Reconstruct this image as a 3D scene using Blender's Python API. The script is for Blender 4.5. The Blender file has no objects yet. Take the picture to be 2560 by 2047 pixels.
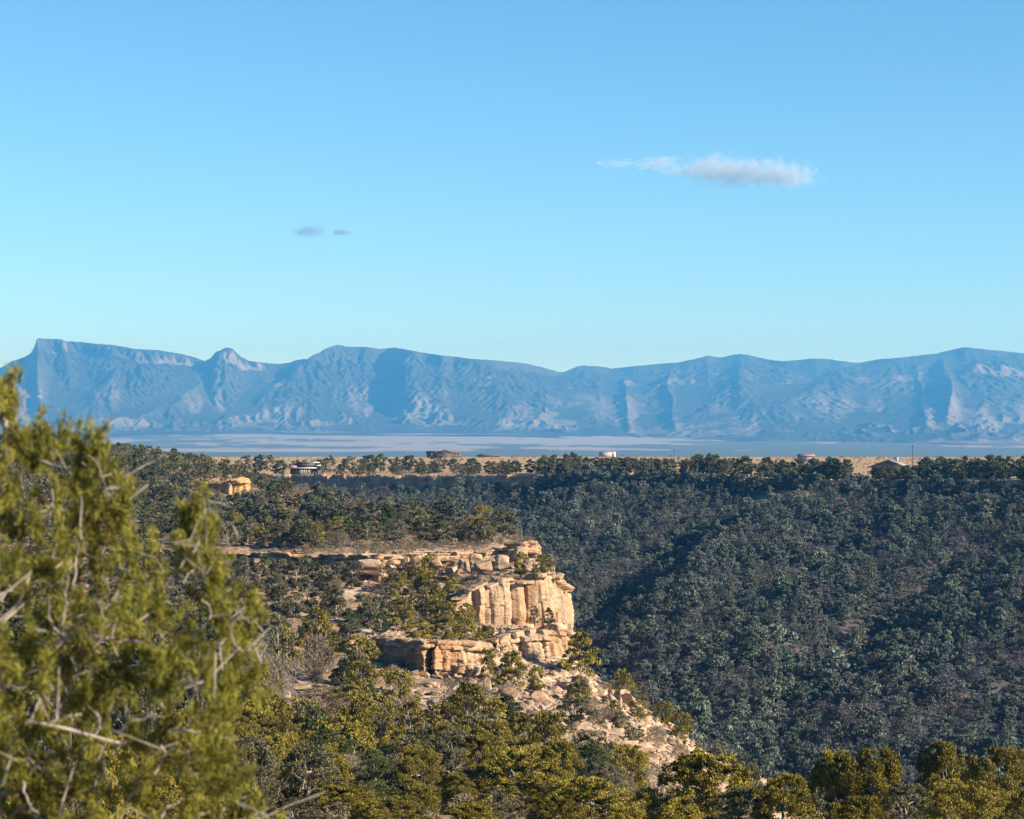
import bpy, math, random
import numpy as np

# ------------------------------------------------------------------ camera, sky, sun, exposure
F = 5500.0            # focal length in photo pixels (photo 2560 x 2047)
HZ = 1060.0           # photo row of eye level
scene = bpy.context.scene
col = scene.collection
cam_d = bpy.data.cameras.new("camera")
cam = bpy.data.objects.new("camera", cam_d)
col.objects.link(cam)
cam.location = (0, 0, 0)
cam.rotation_euler = (math.radians(90), 0, 0)
cam_d.sensor_width = 36.0
cam_d.sensor_fit = 'HORIZONTAL'
cam_d.lens = 36.0 * F / 2560.0
cam_d.shift_y = (HZ - 1023.5) / 2560.0
cam_d.clip_start = 0.5
cam_d.clip_end = 90000
cam_d.dof.use_dof = True
cam_d.dof.focus_distance = 380
cam_d.dof.aperture_fstop = 4.0
scene.camera = cam

SUN_EL = math.radians(24)
SUN_AZ = math.radians(114)      # clockwise from +Y (view direction) towards +X
world = bpy.data.worlds.new("World")
scene.world = world
world.use_nodes = True
wn, wl = world.node_tree.nodes, world.node_tree.links
wn.clear()
sky = wn.new("ShaderNodeTexSky")
sky.sky_type = 'NISHITA'
sky.sun_disc = False
sky.sun_elevation = SUN_EL
sky.sun_rotation = SUN_AZ
sky.altitude = 1900
sky.air_density = 1.0
sky.dust_density = 0.15
sky.ozone_density = 3.0
hsv = wn.new("ShaderNodeHueSaturation")
hsv.inputs["Saturation"].default_value = 1.12
hsv.inputs["Hue"].default_value = 0.485
hsv.inputs["Value"].default_value = 0.97
bg = wn.new("ShaderNodeBackground")
bg.inputs["Strength"].default_value = 0.0645
wo = wn.new("ShaderNodeOutputWorld")
wl.new(sky.outputs[0], hsv.inputs["Color"])
tint = wn.new("ShaderNodeMix"); tint.data_type = 'RGBA'; tint.blend_type = 'MULTIPLY'
tint.inputs[0].default_value = 1.0; tint.inputs[7].default_value = (0.835, 0.965, 1.08, 1)
wl.new(hsv.outputs[0], tint.inputs[6])
wl.new(tint.outputs[2], bg.inputs["Color"])
wl.new(bg.outputs[0], wo.inputs["Surface"])

sun_d = bpy.data.lights.new("sun", 'SUN')
sun_d.energy = 5.0
sun_d.angle = math.radians(0.5)
sun_d.color = (1.0, 0.88, 0.72)
sun = bpy.data.objects.new("sun", sun_d)
col.objects.link(sun)
sv = np.array([math.sin(SUN_AZ) * math.cos(SUN_EL), math.cos(SUN_AZ) * math.cos(SUN_EL), math.sin(SUN_EL)])
sun.rotation_euler = (math.pi / 2 - SUN_EL, 0, math.pi - SUN_AZ)
sun.location = (200, -100, 300)

scene.view_settings.view_transform = 'Standard'
scene.view_settings.look = 'None'
scene.view_settings.gamma = 1.0
scene.view_settings.exposure = 1.42
scene.cycles.use_denoising = True
scene.cycles.denoising_input_passes = 'RGB_ALBEDO_NORMAL'
scene.cycles.denoising_prefilter = 'ACCURATE'
scene.cycles.max_bounces = 5
scene.cycles.diffuse_bounces = 2
scene.cycles.volume_bounces = 0
scene.cycles.volume_step_rate = 0.6
scene.cycles.volume_max_steps = 256

rng = np.random.default_rng(11)

# ------------------------------------------------------------------ helpers
def vnoise(x, y, seed=0):
    x = np.asarray(x, float); y = np.asarray(y, float)
    ix = np.floor(x).astype(np.int64); iy = np.floor(y).astype(np.int64)
    fx = x - ix; fy = y - iy
    fx = fx * fx * (3 - 2 * fx); fy = fy * fy * (3 - 2 * fy)
    def h(a, b):
        n = (a * 374761393 + b * 668265263 + seed * 974634777) & 0xFFFFFFFF
        n = ((n ^ (n >> 13)) * 1274126177) & 0xFFFFFFFF
        n = n ^ (n >> 16)
        return (n & 0xFFFFFF) / float(0xFFFFFF) * 2 - 1
    a = h(ix, iy); b = h(ix + 1, iy); c = h(ix, iy + 1); d = h(ix + 1, iy + 1)
    return (a * (1 - fx) + b * fx) * (1 - fy) + (c * (1 - fx) + d * fx) * fy

def fbm(x, y, seed=0, oct=4, gain=0.5, lac=2.03):
    s = 0; a = 1.0; t = 0
    for i in range(oct):
        s = s + a * vnoise(x * lac ** i, y * lac ** i, seed + i * 17); t += a; a *= gain
    return s / t

def ridged(x, y, seed=0, oct=3, gain=0.5):
    s = 0; a = 1.0; t = 0
    for i in range(oct):
        s = s + a * (1 - 2 * np.abs(vnoise(x * 2.1 ** i, y * 2.1 ** i, seed + i * 31))); t += a; a *= gain
    return s / t

def smooth(a, b, x):
    t = np.clip((x - a) / (b - a), 0, 1)
    return t * t * (3 - 2 * t)

def pchip(xk, yk, x):
    """monotone cubic; xk (n,), yk (n,...), x (m,) -> (m,...)"""
    xk = np.asarray(xk, float); yk = np.asarray(yk, float)
    h = np.diff(xk); sh = (slice(None),) + (None,) * (yk.ndim - 1)
    d = np.diff(yk, axis=0) / h[sh]
    m = np.zeros_like(yk)
    m[0] = d[0]; m[-1] = d[-1]
    w1 = (2 * h[1:] + h[:-1])[sh]; w2 = (h[1:] + 2 * h[:-1])[sh]
    with np.errstate(divide='ignore', invalid='ignore'):
        mm = (w1 + w2) / (w1 / d[:-1] + w2 / d[1:])
    m[1:-1] = np.where(d[:-1] * d[1:] > 0, mm, 0)
    x = np.clip(x, xk[0], xk[-1])
    i = np.clip(np.searchsorted(xk, x, side='right') - 1, 0, len(xk) - 2)
    t = ((x - xk[i]) / h[i])[sh]; hh = h[i][sh]
    return ((1 + 2 * t) * (1 - t) ** 2 * yk[i] + t * (1 - t) ** 2 * hh * m[i]
            + t * t * (3 - 2 * t) * yk[i + 1] + t * t * (t - 1) * hh * m[i + 1])

def mesh_np(name, verts, faces, mat=None, colors=None, smooth_sh=False, mats=None, mat_idx=None):
    """faces: (n,3) or (n,4) int array; colors per vertex (n,4) or (n,3)"""
    me = bpy.data.meshes.new(name)
    verts = np.ascontiguousarray(verts, np.float32); faces = np.ascontiguousarray(faces, np.int32)
    k = faces.shape[1]
    me.vertices.add(len(verts)); me.vertices.foreach_set("co", verts.ravel())
    me.loops.add(faces.size); me.loops.foreach_set("vertex_index", faces.ravel())
    me.polygons.add(len(faces))
    me.polygons.foreach_set("loop_start", np.arange(0, faces.size, k, dtype=np.int32))
    me.polygons.foreach_set("loop_total", np.full(len(faces), k, np.int32))
    if smooth_sh:
        me.polygons.foreach_set("use_smooth", np.ones(len(faces), bool))
    for m in (mats or ([mat] if mat else [])):
        me.materials.append(m)
    if mat_idx is not None:
        me.polygons.foreach_set("material_index", np.ascontiguousarray(mat_idx, np.int32))
    me.update(calc_edges=True)
    if colors is not None:
        colors = np.asarray(colors, np.float32)
        if colors.ndim == 1:
            colors = np.stack([colors] * 3, 1)
        if colors.shape[1] == 3:
            colors = np.concatenate([colors, np.ones((len(colors), 1), np.float32)], 1)
        at = me.color_attributes.new("Col", 'FLOAT_COLOR', 'POINT')
        at.data.foreach_set("color", np.ascontiguousarray(colors).ravel())
    return me

def link(o, parent=None):
    col.objects.link(o)
    if parent:
        o.parent = parent
    return o

def obj(name, me, parent=None):
    return link(bpy.data.objects.new(name, me), parent)

def tag(o, label=None, cat=None, group=None, kind=None):
    if label: o["label"] = label
    if cat: o["category"] = cat
    if group: o["group"] = group
    if kind: o["kind"] = kind
    return o

def grid_faces(nr, nc):
    i = np.arange(nr - 1)[:, None] * nc + np.arange(nc - 1)[None, :]
    return np.stack([i, i + 1, i + nc + 1, i + nc], -1).reshape(-1, 4)

def P(px, py, Y):
    return np.array([(px - 1280) / F * Y, Y, (HZ - py) / F * Y])

# ------------------------------------------------------------------ materials
def new_mat(name):
    m = bpy.data.materials.new(name); m.use_nodes = True
    n, l = m.node_tree.nodes, m.node_tree.links
    n.clear()
    out = n.new("ShaderNodeOutputMaterial")
    return m, n, l, out

def ramp(n, l, src, stops):
    r = n.new("ShaderNodeValToRGB")
    e = r.color_ramp.elements
    while len(e) < len(stops): e.new(0.5)
    for k, (p, c) in enumerate(stops):
        e[k].position = p; e[k].color = (*c, 1)
    l.new(src, r.inputs[0])
    return r.outputs[0]

def noise(n, l, scale, detail=4, rough=0.55, vec=None):
    t = n.new("ShaderNodeTexNoise")
    t.inputs["Scale"].default_value = scale; t.inputs["Detail"].default_value = detail
    t.inputs["Roughness"].default_value = rough
    if vec is not None: l.new(vec, t.inputs["Vector"])
    return t.outputs["Fac"]

def mix(n, l, fac, a, b, mode='MIX'):
    x = n.new("ShaderNodeMix"); x.data_type = 'RGBA'; x.blend_type = mode
    for s, v in ((0, fac), (6, a), (7, b)):
        if hasattr(v, "links") or hasattr(v, "is_linked"): l.new(v, x.inputs[s])
        elif isinstance(v, tuple): x.inputs[s].default_value = (*v, 1)
        else: x.inputs[s].default_value = v
    return x.outputs[2]

def plain(name, c, rough=0.8, var=0.25, scale=3.0):
    m, n, l, out = new_mat(name)
    b = n.new("ShaderNodeBsdfPrincipled"); b.inputs["Roughness"].default_value = rough
    tc = n.new("ShaderNodeTexCoord")
    f = noise(n, l, scale, 5, 0.6, tc.outputs["Object"])
    c0 = tuple(v * (1 - var) for v in c); c1 = tuple(min(1, v * (1 + var)) for v in c)
    l.new(ramp(n, l, f, [(0.3, c0), (0.7, c1)]), b.inputs["Base Color"])
    l.new(b.outputs[0], out.inputs[0])
    return m

def ground_mat():
    m, n, l, out = new_mat("ground_soil")
    b = n.new("ShaderNodeBsdfPrincipled"); b.inputs["Roughness"].default_value = 0.95
    b.inputs["Specular IOR Level"].default_value = 0.1
    at = n.new("ShaderNodeAttribute"); at.attribute_name = "Col"
    tc = n.new("ShaderNodeTexCoord")
    f = noise(n, l, 0.9, 8, 0.7, tc.outputs["Object"])
    v = ramp(n, l, f, [(0.3, (0.55, 0.53, 0.52)), (0.7, (1.35, 1.33, 1.3))])
    c = mix(n, l, 1.0, at.outputs["Color"], v, 'MULTIPLY')
    l.new(c, b.inputs["Base Color"])
    bp = n.new("ShaderNodeBump"); bp.inputs["Strength"].default_value = 0.8; bp.inputs["Distance"].default_value = 0.5
    l.new(noise(n, l, 1.7, 6, 0.7, tc.outputs["Object"]), bp.inputs["Height"])
    l.new(bp.outputs[0], b.inputs["Normal"])
    l.new(b.outputs[0], out.inputs[0])
    return m

def mountain_mat():
    m, n, l, out = new_mat("mountain_rock")
    b = n.new("ShaderNodeBsdfDiffuse")
    at = n.new("ShaderNodeAttribute"); at.attribute_name = "Col"
    tc = n.new("ShaderNodeTexCoord")
    f = noise(n, l, 0.012, 6, 0.7, tc.outputs["Object"])
    v = ramp(n, l, f, [(0.3, (0.6, 0.6, 0.6)), (0.7, (1.4, 1.4, 1.4))])
    l.new(mix(n, l, 1.0, at.outputs["Color"], v, 'MULTIPLY'), b.inputs["Color"])
    l.new(b.outputs[0], out.inputs[0])
    return m

def rock_mat(name, ca, cb, cc, streak=0.6):
    """sandstone: bedding, vertical stains, warm patches"""
    m, n, l, out = new_mat(name)
    b = n.new("ShaderNodeBsdfPrincipled"); b.inputs["Roughness"].default_value = 0.9
    b.inputs["Specular IOR Level"].default_value = 0.15
    tc = n.new("ShaderNodeTexCoord")
    mp = n.new("ShaderNodeMapping"); mp.inputs["Scale"].default_value = (0.35, 0.35, 1.6)
    l.new(tc.outputs["Object"], mp.inputs[0])
    bed = noise(n, l, 1.0, 6, 0.6, mp.outputs[0])
    mp2 = n.new("ShaderNodeMapping"); mp2.inputs["Scale"].default_value = (1.3, 1.3, 0.12)
    l.new(tc.outputs["Object"], mp2.inputs[0])
    st = noise(n, l, 1.0, 5, 0.6, mp2.outputs[0])
    big = noise(n, l, 0.16, 4, 0.5, tc.outputs["Object"])
    c = ramp(n, l, bed, [(0.3, ca), (0.7, cb)])
    bigf = ramp(n, l, big, [(0.48, (0, 0, 0)), (0.66, (1, 1, 1))])
    c = mix(n, l, bigf, c, cc)
    stf = ramp(n, l, st, [(0.52, (1, 1, 1)), (0.72, (1 - streak, 1 - streak, 1 - streak))])
    c = mix(n, l, 1.0, c, stf, 'MULTIPLY')
    fine = noise(n, l, 5.0, 8, 0.75, tc.outputs["Object"])
    c = mix(n, l, 1.0, c, ramp(n, l, fine, [(0.28, (0.42, 0.40, 0.39)), (0.62, (1.22, 1.22, 1.22))]), 'MULTIPLY')
    l.new(c, b.inputs["Base Color"])
    oi = n.new("ShaderNodeObjectInfo")
    c = mix(n, l, 1.0, c, ramp(n, l, oi.outputs["Random"], [(0.0, (0.68, 0.66, 0.66)), (1.0, (1.15, 1.12, 1.08))]), 'MULTIPLY') if name == "boulder_stone" else c
    l.new(c, b.inputs["Base Color"])
    bp = n.new("ShaderNodeBump"); bp.inputs["Strength"].default_value = 0.9; bp.inputs["Distance"].default_value = 0.25
    l.new(noise(n, l, 2.5, 7, 0.7, mp.outputs[0]), bp.inputs["Height"])
    l.new(bp.outputs[0], b.inputs["Normal"])
    l.new(b.outputs[0], out.inputs[0])
    return m

def leaf_mat(name, c_dark, c_light, c_alt, trans=0.15):
    m, n, l, out = new_mat(name)
    at = n.new("ShaderNodeAttribute"); at.attribute_name = "Col"
    oi = n.new("ShaderNodeObjectInfo")
    c = mix(n, l, at.outputs["Fac"], c_dark, c_light)
    rf = ramp(n, l, oi.outputs["Random"], [(0.0, (0, 0, 0)), (1.0, (0.85, 0.85, 0.85))])
    c = mix(n, l, rf, c, c_alt)
    wnz = n.new("ShaderNodeTexWhiteNoise"); wnz.noise_dimensions = '1D'
    l.new(oi.outputs["Random"], wnz.inputs["W"])
    vf = ramp(n, l, wnz.outputs["Value"], [(0.0, (0.65, 0.65, 0.65)), (1.0, (1.3, 1.3, 1.3))])
    c = mix(n, l, 1.0, c, vf, 'MULTIPLY')
    d = n.new("ShaderNodeBsdfDiffuse"); t = n.new("ShaderNodeBsdfTranslucent")
    l.new(c, d.inputs["Color"]); l.new(c, t.inputs["Color"])
    ms = n.new("ShaderNodeMixShader"); ms.inputs[0].default_value = trans
    l.new(d.outputs[0], ms.inputs[1]); l.new(t.outputs[0], ms.inputs[2])
    l.new(ms.outputs[0], out.inputs[0])
    return m

M = {}
M["ground"] = ground_mat()
M["mountain"] = mountain_mat()
M["sandstone"] = rock_mat("sandstone", (0.285, 0.195, 0.122), (0.455, 0.338, 0.225), (0.35, 0.205, 0.115), 0.66)
M["orange_rock"] = rock_mat("orange_sandstone", (0.36, 0.215, 0.09), (0.48, 0.31, 0.15), (0.33, 0.17, 0.08), 0.45)
M["rim_rock"] = rock_mat("rim_sandstone", (0.30, 0.21, 0.14), (0.45, 0.33, 0.22), (0.33, 0.2, 0.12), 0.5)
M["boulder"] = rock_mat("boulder_stone", (0.29, 0.21, 0.145), (0.45, 0.34, 0.24), (0.34, 0.225, 0.145), 0.45)
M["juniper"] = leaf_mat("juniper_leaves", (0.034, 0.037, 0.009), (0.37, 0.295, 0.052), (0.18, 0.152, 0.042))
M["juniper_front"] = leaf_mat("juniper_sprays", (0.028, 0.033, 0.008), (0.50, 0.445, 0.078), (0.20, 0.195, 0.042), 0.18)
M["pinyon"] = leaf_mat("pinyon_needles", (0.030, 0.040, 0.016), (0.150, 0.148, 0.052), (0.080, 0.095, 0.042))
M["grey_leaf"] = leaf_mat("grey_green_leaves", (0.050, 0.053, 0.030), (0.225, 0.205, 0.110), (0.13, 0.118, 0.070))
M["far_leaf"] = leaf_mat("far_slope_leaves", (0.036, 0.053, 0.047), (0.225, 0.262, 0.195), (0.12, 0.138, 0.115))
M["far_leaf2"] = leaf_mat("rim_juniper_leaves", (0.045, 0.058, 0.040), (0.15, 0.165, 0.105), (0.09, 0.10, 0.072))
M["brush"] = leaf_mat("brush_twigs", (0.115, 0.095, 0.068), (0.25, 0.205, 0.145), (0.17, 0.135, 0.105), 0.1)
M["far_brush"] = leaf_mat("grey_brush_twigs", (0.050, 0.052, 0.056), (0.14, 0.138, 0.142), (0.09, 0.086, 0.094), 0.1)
M["straw"] = leaf_mat("dry_grass_blades", (0.22, 0.16, 0.085), (0.36, 0.26, 0.14), (0.27, 0.20, 0.115), 0.2)
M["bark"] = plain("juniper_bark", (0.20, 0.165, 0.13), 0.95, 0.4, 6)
M["bark_dark"] = plain("shaded_bark", (0.09, 0.075, 0.06), 0.95, 0.4, 6)  # darker copy of the bark, shade put into the far trunks
M["dead_wood"] = plain("weathered_wood", (0.25, 0.215, 0.18), 0.9, 0.4, 8)

# ------------------------------------------------------------------ terrain
COLS = [-3000, -800, 0, 300, 600, 800, 960, 1060, 1200, 1320, 1400, 1450, 1500, 1600, 1700, 1800, 2000, 2300, 2700, 3500, 5600]
DEEP = 9999
def row(Y, vals):
    px = [v[0] for v in vals]; py = [v[1] for v in vals]
    return Y, np.interp(COLS, px, py)
TB = [
 row(3,   [(0, 4177)]),
 row(12,  [(-3000, 2800), (0, 2900), (2600, 2985), (5600, 3100)]),
 row(40,  [(-3000, 2200), (0, 2300), (2600, 2400), (5600, 2700)]),
 row(80,  [(-3000, 2050), (0, 2140), (1200, 2180), (2600, 2190), (5600, 2500)]),
 row(110, [(-3000, 1980), (0, 2070), (600, 2080), (1000, 2100), (1500, 2112), (2000, 2118), (2560, 2110), (3500, 2140), (5600, 2600)]),
 row(140, [(-3000, 1900), (0, 1970), (600, 1985), (1000, 2010), (1320, 2030), (1500, 2045), (1700, 2070), (2000, 2120), (2300, 2150), (2700, 2180), (3500, 2350), (5600, 2900)]),
 row(180, [(-3000, 1800), (0, 1880), (600, 1890), (800, 1900), (1000, 1920), (1200, 1935), (1320, 1945), (1500, 1965), (1600, 1985), (1700, 2030), (1800, 2090), (2000, 2250), (2300, 2450), (2700, 2600), (5600, 3000)]),
 row(220, [(-3000, 1720), (0, 1800), (600, 1810), (800, 1820), (1000, 1835), (1200, 1850), (1320, 1860), (1420, 1875), (1500, 1895), (1600, 1930), (1700, 1985), (1800, 2050), (2000, 2200), (2300, 2450), (2700, 2600), (5600, 2900)]),
 row(260, [(-3000, 1650), (0, 1720), (600, 1735), (800, 1740), (1000, 1755), (1200, 1770), (1320, 1785), (1420, 1805), (1500, 1830), (1600, 1880), (1700, 1945), (1800, 2015), (2000, 2150), (2300, 2350), (2700, 2500), (5600, 2700)]),
 row(300, [(-3000, 1580), (0, 1640), (600, 1660), (800, 1670), (960, 1680), (1060, 1690), (1200, 1706), (1320, 1720), (1400, 1740), (1450, 1752), (1500, 1775), (1600, 1835), (1700, 1905), (1800, 1965), (2000, 2080), (2300, 2300), (2700, 2450), (5600, 2600)]),
 row(312, [(-3000, 1560), (0, 1620), (600, 1638), (800, 1640), (960, 1628), (1060, 1615), (1200, 1640), (1320, 1695), (1400, 1722), (1450, 1732), (1500, 1757), (1600, 1818), (1700, 1886), (1800, 1945), (2000, 2060), (2300, 2280), (2700, 2420), (5600, 2560)]),
 row(335, [(-3000, 1500), (0, 1560), (600, 1570), (800, 1560), (960, 1562), (1060, 1568), (1200, 1600), (1320, 1655), (1400, 1660), (1450, 1685), (1500, 1722), (1600, 1782), (1700, 1850), (1800, 1912), (2000, 2010), (2300, 2280), (2700, 2420), (5600, 2560)]),
 row(346, [(-3000, 1470), (0, 1530), (600, 1535), (800, 1530), (960, 1532), (1060, 1535), (1200, 1570), (1320, 1600), (1400, 1605), (1450, 1665), (1500, 1705), (1600, 1765), (1700, 1835), (1800, 1898), (2000, 1990), (2300, 2280), (2700, 2400), (5600, 2550)]),
 row(358, [(-3000, 1440), (0, 1495), (600, 1500), (800, 1498), (960, 1500), (1060, 1510), (1200, 1545), (1320, 1562), (1400, 1580), (1450, 1700), (1500, 1760), (1600, 1850), (1700, 1940), (1800, 2010), (2000, 2120), (2300, 2300), (2700, 2400), (5600, 2550)]),
 row(368, [(-3000, 1420), (0, 1465), (600, 1470), (800, 1470), (960, 1475), (1060, 1480), (1200, 1488), (1320, 1465), (1400, 1470), (1450, 1760), (1500, 1840), (1600, 1950), (1800, 2080), (2300, 2300), (2700, 2400), (5600, 2500)]),
 row(382, [(-3000, 1390), (0, 1425), (600, 1430), (800, 1436), (960, 1440), (1060, 1440), (1200, 1440), (1320, 1425), (1400, 1440), (1450, 1800), (1500, 1900), (1600, 2000), (1800, 2100), (2300, 2300), (5600, 2500)]),
 row(392, [(-3000, 1370), (0, 1428), (600, 1430), (800, 1424), (960, 1415), (1060, 1415), (1200, 1415), (1320, 1400), (1400, 1450), (1450, 1820), (1500, 1900), (1600, 2000), (1800, 2100), (2300, 2300), (5600, 2500)]),
 row(402, [(-3000, 1350), (0, 1420), (600, 1418), (700, 1396), (800, 1384), (960, 1374), (1060, 1370), (1200, 1368), (1290, 1352), (1320, 1360), (1400, 1520), (1450, 1850), (1500, 1900), (1600, 2000), (1800, 2100), (2300, 2300), (5600, 2500)]),
 row(440, [(-3000, 1320), (0, 1350), (300, 1352), (600, 1350), (800, 1350), (960, 1347), (1060, 1342), (1200, 1330), (1280, 1325), (1320, 1360), (1400, 1600), (1450, 1850), (1500, 1900), (1800, 2100), (5600, 2500)]),
 row(500, [(-3000, 1270), (0, 1310), (300, 1315), (600, 1310), (800, 1308), (960, 1300), (1060, 1298), (1200, 1312), (1280, 1345), (1320, 1420), (1400, 1700), (1500, 1900), (1800, 2100), (5600, 2400)]),
 row(560, [(-3000, 1220), (0, 1265), (300, 1280), (600, 1268), (800, 1262), (900, 1258), (960, 1266), (1060, 1290), (1200, 1400), (1320, 1600), (1500, 1900), (5600, 2300)]),
 row(640, [(-3000, 1160), (0, 1205), (300, 1222), (500, 1238), (600, 1232), (700, 1216), (800, 1226), (900, 1270), (960, 1310), (1060, 1450), (1320, 1700), (1500, 1900), (5600, 2300)]),
 row(720, [(-3000, 1120), (0, 1158), (300, 1165), (500, 1186), (600, 1194), (700, 1222), (800, 1290), (960, 1420), (1320, 1800), (5600, 2300)]),
 row(800, [(-3000, 1105), (0, 1136), (150, 1136), (300, 1142), (500, 1176), (600, 1196), (700, 1240), (800, 1330), (960, 1500), (1320, 1800), (5600, 2300)]),
 row(900, [(-3000, 1130), (0, 1150), (300, 1158), (500, 1185), (600, 1205), (700, 1280), (960, 1500), (1320, 1800), (5600, 2300)]),
 row(1100, [(-3000, 1300), (0, 1400), (5600, 2300)]),
]
TY = np.array([r[0] for r in TB], float)
TZ = np.array([(HZ - r[1]) / F * r[0] for r in TB])

U = np.unique(np.concatenate([np.arange(-3000, -50, 30), np.arange(-50, 2620, 5), np.arange(2620, 5601, 30)])).astype(float)
YR = np.concatenate([np.geomspace(3, 100, 50, endpoint=False), np.arange(100, 295, 1.3), np.arange(295, 412, 0.55),
                     np.arange(412, 960, 1.6), np.arange(960, 1600, 5.0), np.geomspace(1600, 16000, 90)])
tzu = np.stack([pchip(COLS, TZ[i], U) for i in range(len(TB))])        # rows x U
zn = pchip(TY, tzu, np.minimum(YR, 1100))                                # YR x U
UU, YY = np.meshgrid(U, YR)
XX = (UU - 1280) / F * YY

# far canyon wall and plateau
RU = [-3000, 300, 560, 700, 1200, 1800, 2560, 3500, 5600]
RYv = [1150, 1060, 1030, 995, 905, 800, 690, 600, 470]
rimY = pchip(RU, RYv, U)
rimPy = pchip([-3000, 500, 640, 700, 1000, 1340, 1480, 1700, 1850, 2000, 2560, 3500, 5600],
              [1170, 1178, 1184, 1187, 1188, 1186, 1178, 1182, 1192, 1200, 1202, 1215, 1240], U)
rimZ = (HZ - rimPy) / F * rimY
BU = [-3000, 560, 700, 1000, 1300, 1500, 1800, 2100, 2560, 3500, 5600]
botY = pchip(BU, [930, 890, 850, 720, 620, 560, 500, 460, 410, 350, 280], U)
botZ = pchip(BU, [-28, -28, -31, -45, -57, -68, -77, -81, -84, -88, -92], U)
t = (YY - botY[None]) / (rimY - botY)[None]
tc = np.clip(t, 0, 1)
# spurs run down the wall, seen slanting to lower left
ang = math.radians(47)
vv = XX * math.cos(ang) - YY * math.sin(ang)         # along the rim
ww = XX * math.sin(ang) + YY * math.cos(ang)
vw = vv + 9 * fbm(XX / 60, YY / 60, 5, 3)
spur = ridged(vw / 70.0, ww / 600.0, 41, 1) * 8.5 + ridged(vw / 29.0, ww / 240.0, 77, 2) * 2.6
def spur_line(pts, amp, wl, wr):
    tt_ = [q[1] for q in pts]; uu_ = [q[0] for q in pts]
    du = UU - np.interp(tc, tt_, uu_) + 30 * fbm(XX / 30, YY / 30, 88, 2)
    return amp * np.where(du < 0, np.exp(-(du / wl) ** 2), np.exp(-(du / wr) ** 2)) - 0.55 * amp * np.exp(-((du + wl * 1.7) / (wl * 0.9)) ** 2)
spur = 0.5 * spur + spur_line([(1600, .12), (1680, .30), (1840, .60), (2010, .88)], 11, 120, 300) + spur_line([(1800, .10), (1960, .34), (2160, .62), (2330, .9)], 3.5, 60, 200) + spur_line([(2050, .08), (2230, .32), (2440, .6), (2600, .9)], 2.5, 60, 180) + spur_line([(1420, .2), (1490, .45), (1620, .72), (1720, .95)], 4, 55, 150)
env = np.sin(np.pi * np.clip(tc * 0.95 + 0.04, 0, 1)) ** 0.7
dropU = np.interp(U, [600, 1000, 1300, 1420], [7.0, 7.0, 5.0, 3.4])
wall = botZ[None] + (rimZ - dropU - botZ)[None] * (0.75 * tc + 0.25 * tc ** 2.2) + spur * env
wall += 1.1 * fbm(XX / 14, YY / 14, 91, 3) * env
plat = rimZ[None] + (-22.0 - rimZ[None]) * smooth(0, 1, (YY - rimY[None]) / (1500 - rimY[None])) + 0.35 * fbm(XX / 60, YY / 60, 19, 3)
step = smooth(-0.5, 2.2, YY - rimY[None])
zfar = np.where(YY < rimY[None], np.minimum(wall, (rimZ - dropU)[None] + 0.1), (rimZ - dropU)[None] + (plat - (rimZ - dropU)[None]) * step)
vpy = np.interp(YR, [1500, 1800, 2600, 7000, 8500, 10000, 12500, 16000], [1141, 1190, 1330, 1152, 1137, 1125, 1106, 1078])
vz = ((HZ - vpy) / F * YR)[:, None] + 3.0 * fbm(XX / 900, YY / 900, 3, 3) * smooth(3000, 7000, YY)
zfar = np.where(YY > 1500, vz, zfar)
zn = zn - 70 * smooth(1500, 1640, UU) * smooth(354, 372, YY)
near_w = 1 - smooth(900, 1100, YY)
zn = np.where(YY > 1100, -400, zn)
small = (0.55 * fbm(XX / 11, YY / 11, 7, 3) + 0.28 * fbm(XX / 2.6, YY / 2.6, 23, 3) * smooth(30, 120, YY)) * smooth(8, 40, YY)
talus = smooth(1180, 1300, UU) * smooth(295, 312, YY) * (1 - smooth(352, 360, YY))
small += talus * 0.5 * fbm(XX / 1.6, YY / 1.6, 29, 2)
ZZ = np.maximum(zn + small, zfar)
far_mask = zfar > zn + small

# cliff base lines (photo px, depth, top row, bottom row); the ground is carved to meet them
CL = {
 "upper": [(330, 412, 1374, 1412), (470, 406, 1374, 1418), (600, 402, 1374, 1426), (700, 395, 1380, 1428), (760, 391, 1383, 1432), (880, 382, 1386, 1438),
           (948, 377, 1380, 1436), (962, 379, 1382, 1428), (1060, 387, 1380, 1420), (1130, 389, 1378, 1420), (1200, 391, 1372, 1424), (1260, 393, 1360, 1415), (1300, 394, 1350, 1402), (1318, 397, 1352, 1408), (1326, 405, 1362, 1430)],
 "buttress": [(1139, 361, 1490, 1515), (1140, 349, 1494, 1520), (1160, 350, 1488, 1524), (1196, 352, 1470, 1532), (1225, 353, 1456, 1538), (1275, 355.5, 1446, 1548), (1300, 357, 1444, 1552), (1355, 359, 1440, 1555), (1400, 361.5, 1440, 1556), (1418, 363.5, 1452, 1552), (1426, 368, 1470, 1560), (1426, 378, 1480, 1580)],
 "second": [(1238, 346, 1596, 1640), (1240, 334, 1600, 1645), (1262, 334.5, 1585, 1650), (1300, 336, 1572, 1650), (1350, 338, 1566, 1645), (1400, 341, 1568, 1640), (1424, 344, 1580, 1640), (1433, 350, 1600, 1650), (1435, 360, 1620, 1670)],
 "lower": [(930, 322, 1590, 1640), (972, 312, 1594, 1668), (1030, 304, 1598, 1672), (1060, 300, 1600, 1674), (1067, 303.5, 1600, 1672), (1082, 304, 1600, 1676), (1090, 300.5, 1600, 1682), (1150, 303, 1602, 1694), (1205, 306.5, 1604, 1702), (1212, 309, 1606, 1702), (1214, 320, 1610, 1690)],
 "orange": [(470, 650, 1208, 1226), (520, 646, 1204, 1228), (575, 640, 1199, 1236), (600, 640, 1194, 1244), (618, 642, 1192, 1246), (624, 650, 1196, 1240)],
}
rim_us = np.arange(640, 3000, 20.0)
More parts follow.
